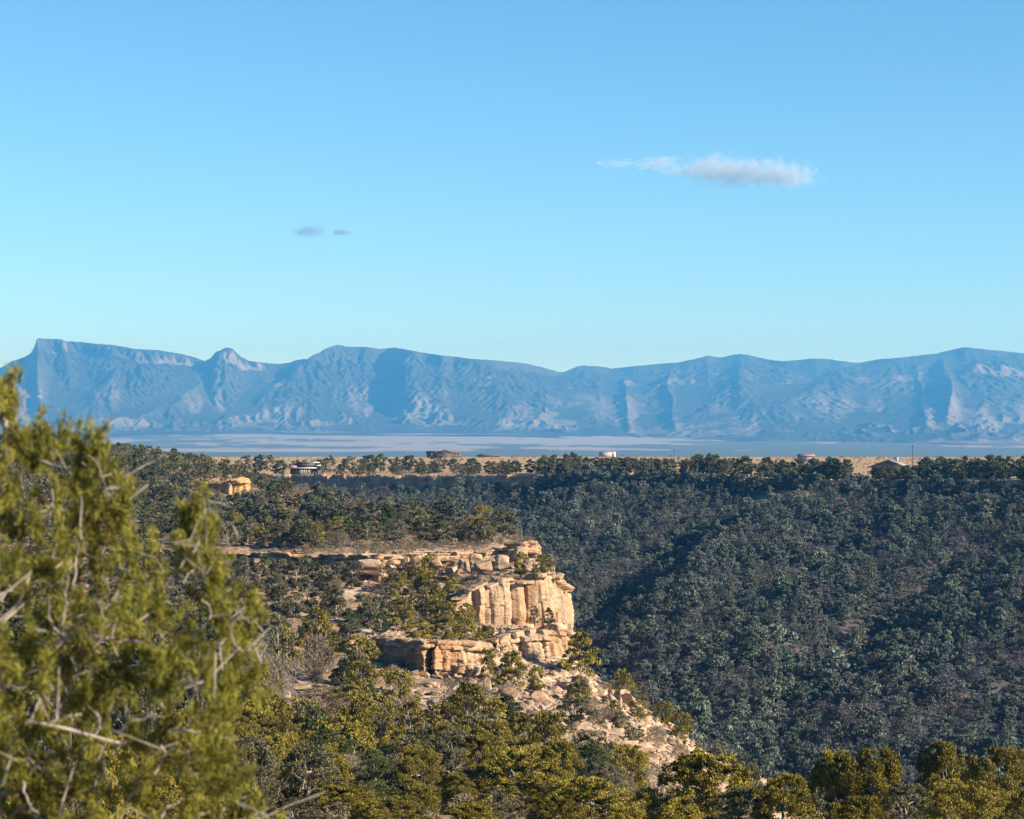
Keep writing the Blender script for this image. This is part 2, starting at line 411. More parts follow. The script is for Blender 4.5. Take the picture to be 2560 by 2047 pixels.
rY = np.interp(rim_us, U, rimY)
rP = np.interp(rim_us, U, rimPy)
hgt = np.interp(rim_us, [640, 900, 1300, 1400, 1900, 2200, 2560], [36, 40, 30, 16, 10, 16, 16])
CL["rim"] = [(u, y + 1.2 * float(vnoise(u / 37.0, 0.5, 6)) * 3, p - 1.5, p + h) for u, y, p, h in zip(rim_us, rY, rP, hgt)]

def dense_path(key, ds):
    pts = CL[key]
    A = np.array([[(p[0] - 1280) / F * p[1], p[1], (HZ - p[2]) / F * p[1], (HZ - p[3]) / F * p[1]] for p in pts])
    seg = np.hypot(np.diff(A[:, 0]), np.diff(A[:, 1]))
    s = np.concatenate([[0], np.cumsum(seg)])
    ss = np.arange(0, s[-1], ds)
    Q = np.stack([np.interp(ss, s, A[:, k]) for k in range(4)], 1)
    tx = np.gradient(Q[:, 0], ss); ty = np.gradient(Q[:, 1], ss)
    k = max(1, int(0.8 / ds))
    ker = np.ones(2 * k + 1) / (2 * k + 1)
    tx = np.convolve(np.pad(tx, k, mode='edge'), ker, 'valid'); ty = np.convolve(np.pad(ty, k, mode='edge'), ker, 'valid')
    nrm = np.hypot(tx, ty) + 1e-9
    N = np.stack([ty / nrm, -tx / nrm], 1)
    return ss, Q, N

for key in CL:
    ss, Q, N = dense_path(key, 0.7)
    pad = 7
    sel = (XX > Q[:, 0].min() - pad) & (XX < Q[:, 0].max() + pad) & (YY > Q[:, 1].min() - pad) & (YY < Q[:, 1].max() + pad)
    ii = np.argwhere(sel)
    if not len(ii): continue
    x = XX[sel]; y = YY[sel]; z = ZZ[sel].copy()
    for a in range(0, len(x), 20000):
        b = slice(a, a + 20000)
        d2 = (x[b, None] - Q[None, :, 0]) ** 2 + (y[b, None] - Q[None, :, 1]) ** 2
        j = d2.argmin(1)
        dist = np.sqrt(d2[np.arange(len(j)), j])
        sd = (x[b] - Q[j, 0]) * N[j, 0] + (y[b] - Q[j, 1]) * N[j, 1]
        ends = (j > 0) & (j < len(Q) - 1)
        lim = np.where(sd > -1.6, Q[j, 3] + np.maximum(0, sd) * 0.32 + (sd < 0) * 0.0, Q[j, 2] - 0.35 + np.maximum(0, -sd - 5) * 0.6)
        use = ends & (sd < 5.5) & (sd > -6.5) & (dist < 7)
        z[b] = np.where(use, np.minimum(z[b], lim), z[b])
    ZZ[sel] = z
PYG = HZ - ZZ / YY * F

def ground_z(x, y):
    """terrain height at world x, y (arrays)"""
    x = np.atleast_1d(np.asarray(x, float)); y = np.atleast_1d(np.asarray(y, float))
    u = np.clip(x / y * F + 1280, U[0], U[-1] - 1e-3); y = np.clip(y, YR[0], YR[-1] - 1e-3)
    iu = np.clip(np.searchsorted(U, u, side='right') - 1, 0, len(U) - 2)
    iy = np.clip(np.searchsorted(YR, y, side='right') - 1, 0, len(YR) - 2)
    fu = (u - U[iu]) / (U[iu + 1] - U[iu]); fy = (y - YR[iy]) / (YR[iy + 1] - YR[iy])
    return ((ZZ[iy, iu] * (1 - fu) + ZZ[iy, iu + 1] * fu) * (1 - fy) + (ZZ[iy + 1, iu] * (1 - fu) + ZZ[iy + 1, iu + 1] * fu) * fy)

def cast(px, py, ymin=60):
    """first ground point seen at photo pixel"""
    c = int(np.argmin(np.abs(U - px)))
    k = np.nonzero((PYG[:, c] <= py) & (YR >= ymin))[0]
    if not len(k): return None
    i = k[0]
    if i == 0: return None
    a, b = PYG[i - 1, c], PYG[i, c]
    f = 0.5 if abs(a - b) < 1e-6 else np.clip((a - py) / (a - b), 0, 1)
    Y = YR[i - 1] + f * (YR[i] - YR[i - 1])
    return Y

# ground colours: soil tones by zone, far wall darkened to carry its shade
n1 = fbm(XX / 9, YY / 9, 101, 4); n2 = fbm(XX / 3, YY / 3, 131, 3); n3 = fbm(XX / 40, YY / 40, 151, 3)
C = np.zeros(XX.shape + (3,))
tan = np.array([0.43, 0.30, 0.19]); pink = np.array([0.36, 0.235, 0.155]); litter = np.array([0.235, 0.175, 0.115]); pale = np.array([0.47, 0.345, 0.24])
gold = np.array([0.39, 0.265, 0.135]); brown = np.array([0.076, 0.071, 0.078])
a = smooth(-0.25, 0.35, n1)[..., None]
C[:] = pink * (1 - a) + litter * a
b = smooth(0.1, 0.5, n2 + 0.3 * n3)[..., None]
C = C * (1 - b) + tan * b
tal = (smooth(1150, 1260, UU) * smooth(222, 262, YY) * (1 - smooth(400, 430, YY)) * smooth(-0.55, 0.1, n1 + 0.5))[..., None]
C = C * (1 - tal) + pale * tal
bed = 0
for (bu, bv, wu, wv) in [(725, 1722, 62, 26), (1092, 1748, 46, 40), (1000, 1725, 60, 14), (690, 1520, 46, 16), (900, 1480, 60, 20), (1010, 1545, 50, 18), (950, 1575, 60, 12), (1240, 1795, 60, 30), (1330, 1830, 60, 30)]:
    bed = np.maximum(bed, np.exp(-((UU - bu) / wu) ** 2 - ((PYG - bv) / wv) ** 2))
bed = bed * (YY < 400) * (YY > 180)
bd = smooth(0.25, 0.6, bed + 0.25 * n2)[..., None]
C = C * (1 - bd) + np.array([0.50, 0.375, 0.265]) * bd
lr = ((1 - smooth(1000, 1250, UU)) * smooth(430, 480, YY) * smooth(-0.35, 0.15, n1 + 0.25 * n3))[..., None] * 0.8
C = C * (1 - lr) + np.array([0.42, 0.285, 0.175]) * lr
nearg = (1 - smooth(140, 240, YY))[..., None]
C = C * (1 - 0.6 * nearg) + litter * 0.6 * nearg
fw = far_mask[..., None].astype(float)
wallc = brown * (1 - a) + np.array([0.12, 0.10, 0.09]) * a  # far slope soil darkened and cooled, shade put into the colour
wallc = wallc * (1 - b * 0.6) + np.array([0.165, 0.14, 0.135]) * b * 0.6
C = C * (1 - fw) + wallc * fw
gl = (smooth(1870, 1920, UU) * (1 - smooth(2080, 2140, UU)) * smooth(-36, -24, YY - rimY[None]) * fw[..., 0] * smooth(-0.3, 0.2, n2 + 0.2))[..., None] * (YY < rimY[None] + 3)[..., None]
C = C * (1 - gl) + np.array([0.33, 0.215, 0.15]) * gl
pl = (far_mask & (YY > rimY[None] - 1) & (YY < 1560))[..., None].astype(float)
plc = gold * (1 - 0.35 * a) + np.array([0.40, 0.27, 0.17]) * 0.35 * a
mid = smooth(0.05, 0.5, fbm(XX / 50, YY / 120, 171, 3))[..., None] * 0.5
plc = plc * (1 - mid) + np.array([0.38, 0.27, 0.17]) * mid
C = C * (1 - pl) + plc * pl
vf = (YY > 1600)[..., None].astype(float)
fields = fbm(XX / 1300 + YY / 2600, YY / 2300, 201, 5, 0.6) + 0.42 * fbm(XX / 260, YY / 1100, 211, 4, 0.6)
ff = smooth(-0.10, 0.06, fields + 0.30 * smooth(14000, 9000, YY) * 0 + 0.16 - 0.42 * smooth(1150, 1900, UU) - 0.6 * (1 - smooth(9000, 10200, YY)))[..., None]
vc = np.array([0.09, 0.10, 0.07]) * (1 - ff) + np.array([0.265, 0.235, 0.222]) * ff
C = C * (1 - vf) + vc * vf
nr, nc = XX.shape
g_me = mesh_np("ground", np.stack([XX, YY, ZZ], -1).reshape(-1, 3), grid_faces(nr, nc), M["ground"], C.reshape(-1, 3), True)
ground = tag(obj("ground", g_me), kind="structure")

# ------------------------------------------------------------------ mountains
SK = [(-2600, 930), (-1800, 900), (-1200, 925), (-700, 935), (-300, 925), (0, 922), (25, 906), (75, 888), (88, 868), (93, 851), (150, 853), (200, 856), (300, 866), (335, 873), (400, 877), (460, 887), (500, 899), (515, 906), (527, 896), (541, 880), (562, 875), (582, 876), (600, 891), (622, 904), (690, 911), (730, 907), (768, 906), (800, 886), (830, 873), (870, 869), (910, 868), (950, 873), (985, 870), (1010, 874), (1080, 886), (1180, 898), (1250, 903), (1310, 909), (1350, 918), (1395, 930), (1410, 931), (1440, 918), (1460, 915), (1500, 917), (1530, 922), (1600, 915), (1700, 906), (1740, 898), (1770, 890), (1800, 895), (1850, 885), (1880, 890), (1920, 900), (1960, 904), (2000, 900), (2040, 897), (2080, 900), (2120, 906), (2150, 908), (2190, 900), (2250, 895), (2340, 885), (2380, 875), (2410, 869), (2440, 871), (2480, 876), (2560, 884), (2800, 878), (3100, 900), (3600, 885), (4300, 905), (5200, 890)]
mu = np.unique(np.concatenate([np.arange(-2600, -100, 12.0), np.arange(-100, 2660, 2.0), np.arange(2660, 5200, 12.0)]))
ms_ = np.concatenate([np.linspace(-0.05, 0.25, 60, endpoint=False), np.linspace(0.25, 1.0, 330, endpoint=False), np.linspace(1.0, 1.5, 50)])
MU, MS = np.meshgrid(mu, ms_)
sky_py = np.interp(mu, [p[0] for p in SK], [p[1] for p in SK])
crestY = 18300 + 700 * fbm(mu / 420, mu * 0, 301, 2) + 900 * smooth(1330, 1470, mu) - 1000 * smooth(965, 1015, mu) * (1 - smooth(1180, 1360, mu)) - 500 * np.exp(-((mu - 200) / 180) ** 2)  # middle crest pushed forward, shaped to throw a dark patch on the mesa
crestY += 260 * fbm(mu / 70, mu * 0 + 9, 303, 2)
footR = smooth(1250, 1750, mu)
footY = 14800 - 2900 * footR + 500 * fbm(mu / 400, mu * 0 + 3, 311, 2)
MY = footY[None] + (crestY - footY)[None] * MS
MX = (MU - 1280) / F * MY
crestZ = (HZ - sky_py) / F * crestY
footZ = (HZ - (1086 + 30 * footR)) / F * footY
lat = (MU - 1280) / F * 16500
# spurs and gullies: a bent, branching warp of the slope profile
slant = 900 * fbm(lat / 1100, lat * 0 + 2.5, 10, 2) * MS
bend = 170 * fbm(lat / 700, MS * 0.8, 9, 2) + slant
l1 = lat + bend + 150 * fbm(lat / 520 + 7, MS * 3.2, 19, 3)
soft = lambda a_, b_, sd: 1 - 2 * np.sqrt(vnoise(a_, b_, sd) ** 2 + 0.035)
sp = 0.62 * soft(l1 / 760, MS * 0.35, 401) + 0.5 * ridged((l1 + 70 * fbm(lat / 240, MS * 2, 8, 2)) / 330, MS * 0.6, 421, 1)
l2 = l1 + 26 * fbm(lat / 130, MS * 5, 18, 2) + 0.5 * slant
gul = ridged(l2 / 140, MS * 0.7, 431, 2)
fine = ridged((l2 + 12 * fbm(lat / 60, MS * 9, 12, 2)) / 52, MS * 1.0, 441, 2)
zone = (0.55 + 0.9 * np.exp(-((MU - 1040) / 190) ** 2) + 0.9 * np.exp(-((MU - 1440) / 90) ** 2) + 0.5 * np.exp(-((MU - 100) / 90) ** 2) + 0.35 * smooth(0.0, 0.4, fbm(lat / 800, MS * 3, 445, 2)))
wS = smooth(0.10, 0.40, MS) * (1 - smooth(0.80, 1.0, MS))
spine = np.zeros_like(MS)
for pts, wd, am in [([(575, 1.0), (520, .75), (430, .50), (330, .34)], 42, .13), ([(800, .97), (725, .72), (640, .46), (560, .34)], 48, .15), ([(2170, .92), (2010, .62), (1900, .44)], 60, .075), ([(2480, .85), (2360, .52), (2250, .38)], 60, .08),
                    ([(1690, .86), (1570, .60), (1490, .42)], 50, .06), ([(1880, .90), (1800, .62), (1740, .45)], 46, .055), ([(95, .92), (60, .6), (20, .4)], 40, .11), ([(300, .8), (240, .5), (170, .35)], 44, .08), ([(1010, .82), (1060, .55), (1100, .4)], 40, .07), ([(1230, .8), (1290, .5), (1310, .36)], 44, .09)]:
    ps = [q[1] for q in pts][::-1]; pu = [q[0] for q in pts][::-1]
    cx_ = np.interp(MS, ps, pu)
    du = MU - cx_ + 40 * fbm(MS * 5, MU * 0 + wd, 515, 3)
    spine += 0.75 * am * np.where(du < 0, np.exp(-(du / wd) ** 2), np.exp(-(du / (wd * 2.2)) ** 2)) * smooth(ps[0] - .1, ps[0] + .08, MS) * (1 - smooth(ps[-1] - .05, ps[-1] + .06, MS))
s_eff = np.clip(MS + 1.15 * spine + 0.085 * sp * wS + 0.006 * gul * zone * wS, 0, 1)
mesa = np.clip(1 - smooth(640, 720, mu), 0, 1)[None]
gk = [0, 0.15, 0.32, 0.50, 0.68, 0.80, 0.86, 0.875, 0.93, 0.945, 1.0]
g_mesa = pchip(gk, [0, 0.03, 0.09, 0.22, 0.46, 0.67, 0.77, 0.80, 0.87, 0.975, 1.0], s_eff.ravel()).reshape(s_eff.shape)
g_hill = pchip(gk, [0, 0.035, 0.11, 0.26, 0.49, 0.66, 0.735, 0.765, 0.85, 0.875, 1.0], s_eff.ravel()).reshape(s_eff.shape)
g = g_mesa * mesa + g_hill * (1 - mesa)
MZ = footZ[None] + (crestZ - footZ)[None] * g
bad = ridged(lat / 210 + 0.8 * fbm(lat / 300, MS * 5, 14, 2), MS * 9.0, 451, 3)
wb = smooth(0.08, 0.2, MS) * (1 - smooth(0.34, 0.5, MS)) * smooth(-0.2, 0.3, fbm(lat / 900, MS * 4, 455, 2) + 0.15)
MZ += wb * np.maximum(0, bad + 0.05) * 60 + (22 * fbm(MX / 330, MY / 330, 458, 4) + 9 * fbm(MX / 90, MY / 90, 461, 3)) * smooth(0.02, 0.2, MS) * (1 - smooth(0.9, 1.0, MS))
# rain erosion on a regular grid in world metres: gullies, ribs and fans
cell = 13.0
gx = np.arange(-4900, 5300, cell); gy = np.arange(11300, 20300, cell)
GX, GY = np.meshgrid(gx, gy)
gu = GX / GY * F + 1280
iu_ = np.interp(gu, mu, np.arange(len(mu)))
j0 = np.clip(iu_.astype(int), 0, len(mu) - 2)
sG = (GY - np.interp(gu, mu, footY)) / np.interp(gu, mu, crestY - footY)
iv_ = np.interp(sG, ms_, np.arange(len(ms_)))
i0 = np.clip(iv_.astype(int), 0, len(ms_) - 2); fu_ = iu_ - j0; fv_ = iv_ - i0
H0 = ((MZ[i0, j0] * (1 - fu_) + MZ[i0, j0 + 1] * fu_) * (1 - fv_) + (MZ[i0 + 1, j0] * (1 - fu_) + MZ[i0 + 1, j0 + 1] * fu_) * fv_) / cell
Hh_ = H0.copy()
er = np.random.default_rng(4)
ny, nx = Hh_.shape
flat = Hh_.ravel()
for batch in range(24):
    n_ = 14000
    px_ = er.uniform(1, nx - 3, n_); py_ = er.uniform(60, ny - 3, n_)
    dx = np.zeros(n_); dy = np.zeros(n_); vel = np.ones(n_); wat = np.ones(n_); sed = np.zeros(n_)
    for st in range(46):
        ix = px_.astype(int); iy = py_.astype(int); fx = px_ - ix; fy = py_ - iy
        k0 = iy * nx + ix
        h00 = flat[k0]; h10 = flat[k0 + 1]; h01 = flat[k0 + nx]; h11 = flat[k0 + nx + 1]
        gxx = (h10 - h00) * (1 - fy) + (h11 - h01) * fy; gyy = (h01 - h00) * (1 - fx) + (h11 - h10) * fx
        hh0 = (h00 * (1 - fx) + h10 * fx) * (1 - fy) + (h01 * (1 - fx) + h11 * fx) * fy
        dx = dx * 0.12 - gxx * 0.88; dy = dy * 0.12 - gyy * 0.88
        ln_ = np.sqrt(dx * dx + dy * dy) + 1e-6; dx /= ln_; dy /= ln_
        qx = np.clip(px_ + dx, 1, nx - 3); qy = np.clip(py_ + dy, 1, ny - 3)
        jx = qx.astype(int); jy = qy.astype(int); ax = qx - jx; ay = qy - jy; k1 = jy * nx + jx
        hh1 = (flat[k1] * (1 - ax) + flat[k1 + 1] * ax) * (1 - ay) + (flat[k1 + nx] * (1 - ax) + flat[k1 + nx + 1] * ax) * ay
        dh = hh1 - hh0
        cap_ = np.maximum(-dh, 0.01) * vel * wat * 5.0
        dep = np.where(dh > 0, np.minimum(dh, sed), np.where(sed > cap_, (sed - cap_) * 0.12, -np.minimum((cap_ - sed) * 0.16, np.maximum(-dh, 0) * 0.8)))
        sed = sed - dep
        add = np.bincount(np.concatenate([k0, k0 + 1, k0 + nx, k0 + nx + 1]), np.concatenate([dep * (1 - fx) * (1 - fy), dep * fx * (1 - fy), dep * (1 - fx) * fy, dep * fx * fy]), minlength=nx * ny)
        flat += np.clip(add, -0.45, 0.45)
        vel = np.sqrt(np.clip(vel * vel - dh * 3.0, 0.05, 9)); wat *= 0.98
        px_, py_ = qx, qy
Hs = flat.reshape(ny, nx)
for _ in range(1):
    Hs = Hs.copy(); Hs[1:-1, 1:-1] = 0.72 * Hs[1:-1, 1:-1] + 0.07 * (Hs[:-2, 1:-1] + Hs[2:, 1:-1] + Hs[1:-1, :-2] + Hs[1:-1, 2:])
DG = (Hs - H0) * cell
bxk = np.clip((MX - gx[0]) / cell, 0, nx - 1.001); byk = np.clip((MY - gy[0]) / cell, 0, ny - 1.001)
bi = bxk.astype(int); bj = byk.astype(int); bf = bxk - bi; bg_ = byk - bj
delta = (DG[bj, bi] * (1 - bf) + DG[bj, bi + 1] * bf) * (1 - bg_) + (DG[bj + 1, bi] * (1 - bf) + DG[bj + 1, bi + 1] * bf) * bg_
delta *= ((MX > gx[0]) & (MX < gx[-1])) * (1 - smooth(0.955, 0.995, MS)) * smooth(-0.02, 0.06, MS)
MZ += delta
print("erosion", delta.min(), delta.max(), delta.std())
back = np.clip(MS - 1.0, 0, 1)
MZ -= back * 300 * smooth(0.02, 0.3, back)
MZ += np.where(MS <= 1.02, 3.0, 0) * fbm(lat / 26, MS * 30, 471, 2) * smooth(0.9, 1, MS)
forest = np.array([0.044, 0.046, 0.035]); shale = np.array([0.168, 0.150, 0.138]); cliffc = np.array([0.145, 0.125, 0.112])
MC = np.zeros(MX.shape + (3,)) + forest
MC *= (1 + 0.35 * fbm(lat / 300, MS * 8, 477, 3))[..., None]
pat = fbm(lat / 330 + 0.4 * gul, MS * 3.2, 481, 3)
sh = smooth(0.22, 0.60, pat + 0.10 * fine + 0.035 * np.clip(-delta, -8, 8) + 0.45 * bad * wb + 0.34 * np.exp(-((MU - 1050) / 170) ** 2) * (MS > 0.3) + 0.34 * np.exp(-((MU - 1440) / 80) ** 2) + 0.22 * np.exp(-((MU - 100) / 60) ** 2)) * smooth(0.14, 0.3, s_eff) * (1 - smooth(0.60, 0.78, s_eff))
sh = (sh * 0.65)[..., None]
MC = MC * (1 - sh) + shale * sh
cb = (np.maximum(smooth(0.80, 0.81, s_eff) * (1 - smooth(0.872, 0.882, s_eff)) * (1 - mesa), smooth(0.92, 0.932, s_eff) * (1 - smooth(0.945, 0.955, s_eff)) * mesa)
      * smooth(0.05, 0.35, fbm(lat / 300, MS * 3, 491, 3) + 0.22 * mesa + 0.3 * (fbm(lat / 45, MS * 40, 493, 2))))[..., None]
MC = MC * (1 - cb) + cliffc * cb
low = (1 - smooth(0.02, 0.22, MS)) * smooth(0.0, 0.3, fbm(lat / 700, MS * 16, 499, 4) - 0.05)
MC = MC * (1 - low[..., None] * 0.7) + np.array([0.28, 0.235, 0.205]) * low[..., None] * 0.7
m_me = mesh_np("mountains", np.stack([MX, MY, MZ], -1).reshape(-1, 3), grid_faces(*MX.shape), M["mountain"], MC.reshape(-1, 3), True)
tag(obj("mountains", m_me), kind="structure")

# ------------------------------------------------------------------ haze box (real air between here and the mountains)
def box_mesh(name, x0, x1, y0, y1, z0, z1, mat):
    v = np.array([[x0, y0, z0], [x1, y0, z0], [x1, y1, z0], [x0, y1, z0], [x0, y0, z1], [x1, y0, z1], [x1, y1, z1], [x0, y1, z1]])
    f = np.array([[3, 2, 1, 0], [4, 5, 6, 7], [0, 1, 5, 4], [1, 2, 6, 5], [2, 3, 7, 6], [3, 0, 4, 7]])
    return mesh_np(name, v, f, mat)
hm, hn, hl, hout = new_mat("haze_air")
pv = hn.new("ShaderNodeVolumePrincipled")
pv.inputs["Color"].default_value = (0.062, 0.292, 0.70, 1)
pv.inputs["Absorption Color"].default_value = (0.55, 0.55, 0.5, 1)
pv.inputs["Density"].default_value = 8.6e-5
pv.inputs["Anisotropy"].default_value = 0.1
hl.new(pv.outputs[0], hout.inputs["Volume"])
zlow = min(float(ZZ.min()), float(MZ.min())) - 1.5
hm.cycles.volume_sampling = 'DISTANCE'
haze = tag(obj("haze", box_mesh("haze", -16000, 16000, -400, 21500, zlow, 745, hm)), kind="stuff")

# ------------------------------------------------------------------ cliffs
def cells(a, z, seed):
    # broken blocks: each joint-bounded piece stands a little in or out
    zz = z + 0.10 * vnoise(a / 0.9, a * 0, seed + 31)
    out = 0
    for sa, sz, w in ((1.3, 0.9, 0.55), (0.55, 0.42, 0.35)):
        rz = np.floor(zz / sz)
        ra = np.floor(a / sa + 0.5 * vnoise(rz * 1.7, rz * 0, seed + 41) + 0.15 * vnoise(zz / 0.4, zz * 0, seed + 43))
        out = out + w * vnoise(ra * 3.37, rz * 5.91, seed + 51)
    return out

def cliff_mesh(key, ds, nt, mat, bw=(0.9, 2.6), off=0.55, beds=(0.0, 0.8, 1.0), cap=9.0, embed=2.2, seed=1, jag=0.35, bulge=0.3, lean=0.12, cellamp=0.34):
    r = np.random.default_rng(seed)
    ss, Q, N = dense_path(key, ds)
    L = ss[-1]; ns = len(ss)
    nb = len(beds) - 1
    blocks = []
    for b in range(nb):
        thick = beds[b + 1] - beds[b]
        w = []
        while sum(w) < L + 3:
            w.append(r.uniform(*bw) * (1.0 if thick > 0.4 else 1.4))
        e = np.concatenate([[0], np.cumsum(w)])
        k = np.clip(np.searchsorted(e, ss, side='right') - 1, 0, len(w) - 1)
        wid = np.array(w)[k]; xc = e[k] + wid / 2
        q = np.abs(ss - xc) / (wid / 2)
        o = r.uniform(-off, off, len(w))[k] + r.normal(0, off * 0.3)
        tilt = r.uniform(-0.5, 0.5, len(w))[k] * (ss - xc)
        rnd = bulge * (1 - q ** 3)
        crack = np.where((1 - q) * wid / 2 < 0.16, -r.uniform(0.2, 0.9, len(w))[k], 0)
        skew = r.uniform(-0.5, 0.5, len(w))[k]
        toph = r.uniform(-jag, jag, len(w))[k]
        jh = np.where(r.random(len(w)) < 0.65, r.uniform(0.25, 0.85, len(w)), 9.0)[k]; jo = r.uniform(-off * 0.7, off * 0.45, len(w))[k]
        jh = jh + 0.05 * (ss - xc)
        blocks.append((o, tilt, rnd, crack, toph, skew, jh, jo, thick))
    tt = np.linspace(0, 1, nt)
    V = []
    def disp(tv):
        b = min(nb - 1, int(np.searchsorted(beds, tv, side='right') - 1))
        o, tilt, rnd, crack, toph, skew, jh, jo, thick = blocks[b]
        loc = (tv - beds[b]) / (beds[b + 1] - beds[b])
        edge = -0.30 * (abs(loc - 0.5) * 2) ** 6
        jn = (np.where(loc > jh, jo, 0) - 0.35 * np.exp(-((loc - jh) / 0.02) ** 2)) if thick > 0.35 else 0
        return o + jn + tilt + rnd * (0.6 + 0.4 * math.sin(math.pi * loc)) + crack + skew * (loc - 0.5) * 0.6 + edge
    toph = blocks[-1][4]
    z0 = Q[:, 3]; z1 = Q[:, 2] + toph
    base = Q[:, :2]
    endt = np.minimum(1, np.minimum(ss, L - ss) / 1.2)
    rowsP = []
    rowsP.append(np.column_stack([base + N * (disp(0.0) * endt + 0.3)[:, None], z0 - embed]))
    for tv in tt:
        z = z0 + (z1 - z0) * tv
        d = disp(tv) * (0.3 + 0.7 * endt) - lean * (z - z0) + 0.15 * ridged(ss / 1.1, z / 0.8, seed, 3) + 0.25 * fbm(ss / 3.5, z / 2.5, seed + 4, 2) + cells(ss, z, seed) * cellamp
        p = base + N * d[:, None]
        rowsP.append(np.column_stack([p, z + 0.06 * vnoise(ss / 0.5, z * 2, seed + 9)]))
    topp = rowsP[-1]
    mN = N.mean(0); mN /= np.linalg.norm(mN)
    for kk, bk in enumerate(np.array([0.25, 0.7, 1.3, 2.2, 3.4, 5.0, 7.0, 9.0]) * cap / 9.0):
        q = topp[:, :2] - mN * bk
        gz = ground_z(q[:, 0], q[:, 1])
        wgt = smooth(1.0, cap, np.array(bk))
        z = topp[:, 2] * (1 - wgt) + (gz - 0.4) * wgt + 0.16 * fbm(q[:, 0] / 0.8, q[:, 1] / 0.8, seed + 21, 3) - 0.10 * (bk < 0.3)
        if bk < cap: z = np.maximum(z, np.minimum(gz + 0.05, topp[:, 2] + 0.2))
        rowsP.append(np.column_stack([q, z]))
    R = np.array(rowsP)
    return mesh_np("cliff", R.reshape(-1, 3), grid_faces(R.shape[0], R.shape[1]), mat)

def add_cliff(key, label, *a, **k):
    o = obj("cliff", cliff_mesh(key, *a, **k))
    tag(o, label, None, None, "structure")
    return o
add_cliff("upper", "long tan sandstone ledge with a dark overhang under the wooded ridge", 0.16, 34, M["sandstone"], bw=(1.2, 4.2), off=0.9, beds=(0, 0.42, 0.72, 0.88, 1.0), seed=3, lean=-0.30, jag=0.45, bulge=0.15, cap=4.0)
add_cliff("buttress", "tall pale fluted sandstone buttress at the tip of the promontory", 0.10, 70, M["sandstone"], bw=(0.7, 2.6), off=0.95, beds=(0, 0.9, 1.0), seed=7, lean=0.14, jag=0.6, bulge=0.15, cellamp=0.16)
add_cliff("second", "broken pale sandstone tier below the fluted buttress", 0.11, 50, M["sandstone"], bw=(0.7, 2.4), off=0.9, beds=(0, 0.62, 0.8, 1.0), seed=12, lean=0.25, jag=0.5, bulge=0.12)
add_cliff("lower", "isolated sandstone wall low on the promontory with a shaded left face", 0.10, 60, M["sandstone"], bw=(1.0, 2.6), off=0.5, beds=(0, 0.12, 0.74, 0.86, 1.0), seed=15, lean=0.02, jag=0.15, bulge=0.08)
add_cliff("orange", "small orange sandstone outcrop on the left ridge", 0.22, 26, M["orange_rock"], bw=(1.4, 3.6), off=0.8, beds=(0, 0.7, 0.85, 1.0), seed=19, jag=0.3)
add_cliff("rim", "long low dark sandstone rim along the far canyon edge", 0.55, 10, M["rim_rock"], bw=(2.0, 8.0), off=0.8, beds=(0, 0.7, 1.0), seed=23, jag=0.45, lean=-0.12, cap=3.0, cellamp=0.8)

# ------------------------------------------------------------------ plants: mesh builders
def leaves(c, d, L, W, r):
    """pointed quads at c along d"""
    n = len(c)
    rv = r.normal(size=(n, 3))
    w = np.cross(d, rv); w /= np.linalg.norm(w, axis=1)[:, None] + 1e-9
    L = np.broadcast_to(L, (n,))[:, None]; W = np.broadcast_to(W, (n,))[:, None]
    v = np.stack([c - d * L * 0.5, c - w * W * 0.5 + d * L * 0.08, c + d * L * 0.5, c + w * W * 0.5 + d * L * 0.08], 1)
    return v.reshape(-1, 3), np.arange(4 * n).reshape(n, 4)

def tube(pts, rad, n=5):
    pts = np.asarray(pts, float); m = len(pts)
    T = np.gradient(pts, axis=0); T /= np.linalg.norm(T, axis=1)[:, None] + 1e-9
    up = np.where(np.abs(T[:, 2:3]) > 0.9, np.array([[1.0, 0, 0]]), np.array([[0, 0, 1.0]]))
    A = np.cross(T, up); A /= np.linalg.norm(A, axis=1)[:, None] + 1e-9
    B = np.cross(T, A)
    th = np.linspace(0, 2 * math.pi, n, endpoint=False)
    rad = np.broadcast_to(rad, (m,))
    V = pts[:, None] + rad[:, None, None] * (A[:, None] * np.cos(th)[None, :, None] + B[:, None] * np.sin(th)[None, :, None])
    f = []
    for i in range(m - 1):
        for j in range(n):
            f.append([i * n + j, i * n + (j + 1) % n, (i + 1) * n + (j + 1) % n, (i + 1) * n + j])
    return V.reshape(-1, 3), np.array(f)

def join(parts):
    V = []; Fc = []; k = 0
    for v, f in parts:
        V.append(v); Fc.append(f + k); k += len(v)
    return np.concatenate(V), np.concatenate(Fc)

def limb(a, b, r0, r1, r, n=6, sag=0.12, seg=7):
    a = np.asarray(a, float); b = np.asarray(b, float)
    L = np.linalg.norm(b - a)
    kc = 4
    ctl = np.concatenate([np.zeros((1, 3)), r.normal(size=(kc, 3)) * L * sag * 0.22, np.zeros((1, 3))])
    tt = np.linspace(0, 1, seg)
    wob = pchip(np.linspace(0, 1, kc + 2), ctl, tt)
    p = a + (b - a) * tt[:, None] + wob + np.array([0, 0, 1.0]) * (np.sin(tt * math.pi) * -0.06 * L)[:, None]
    return tube(p, np.linspace(r0, r1, seg), n)

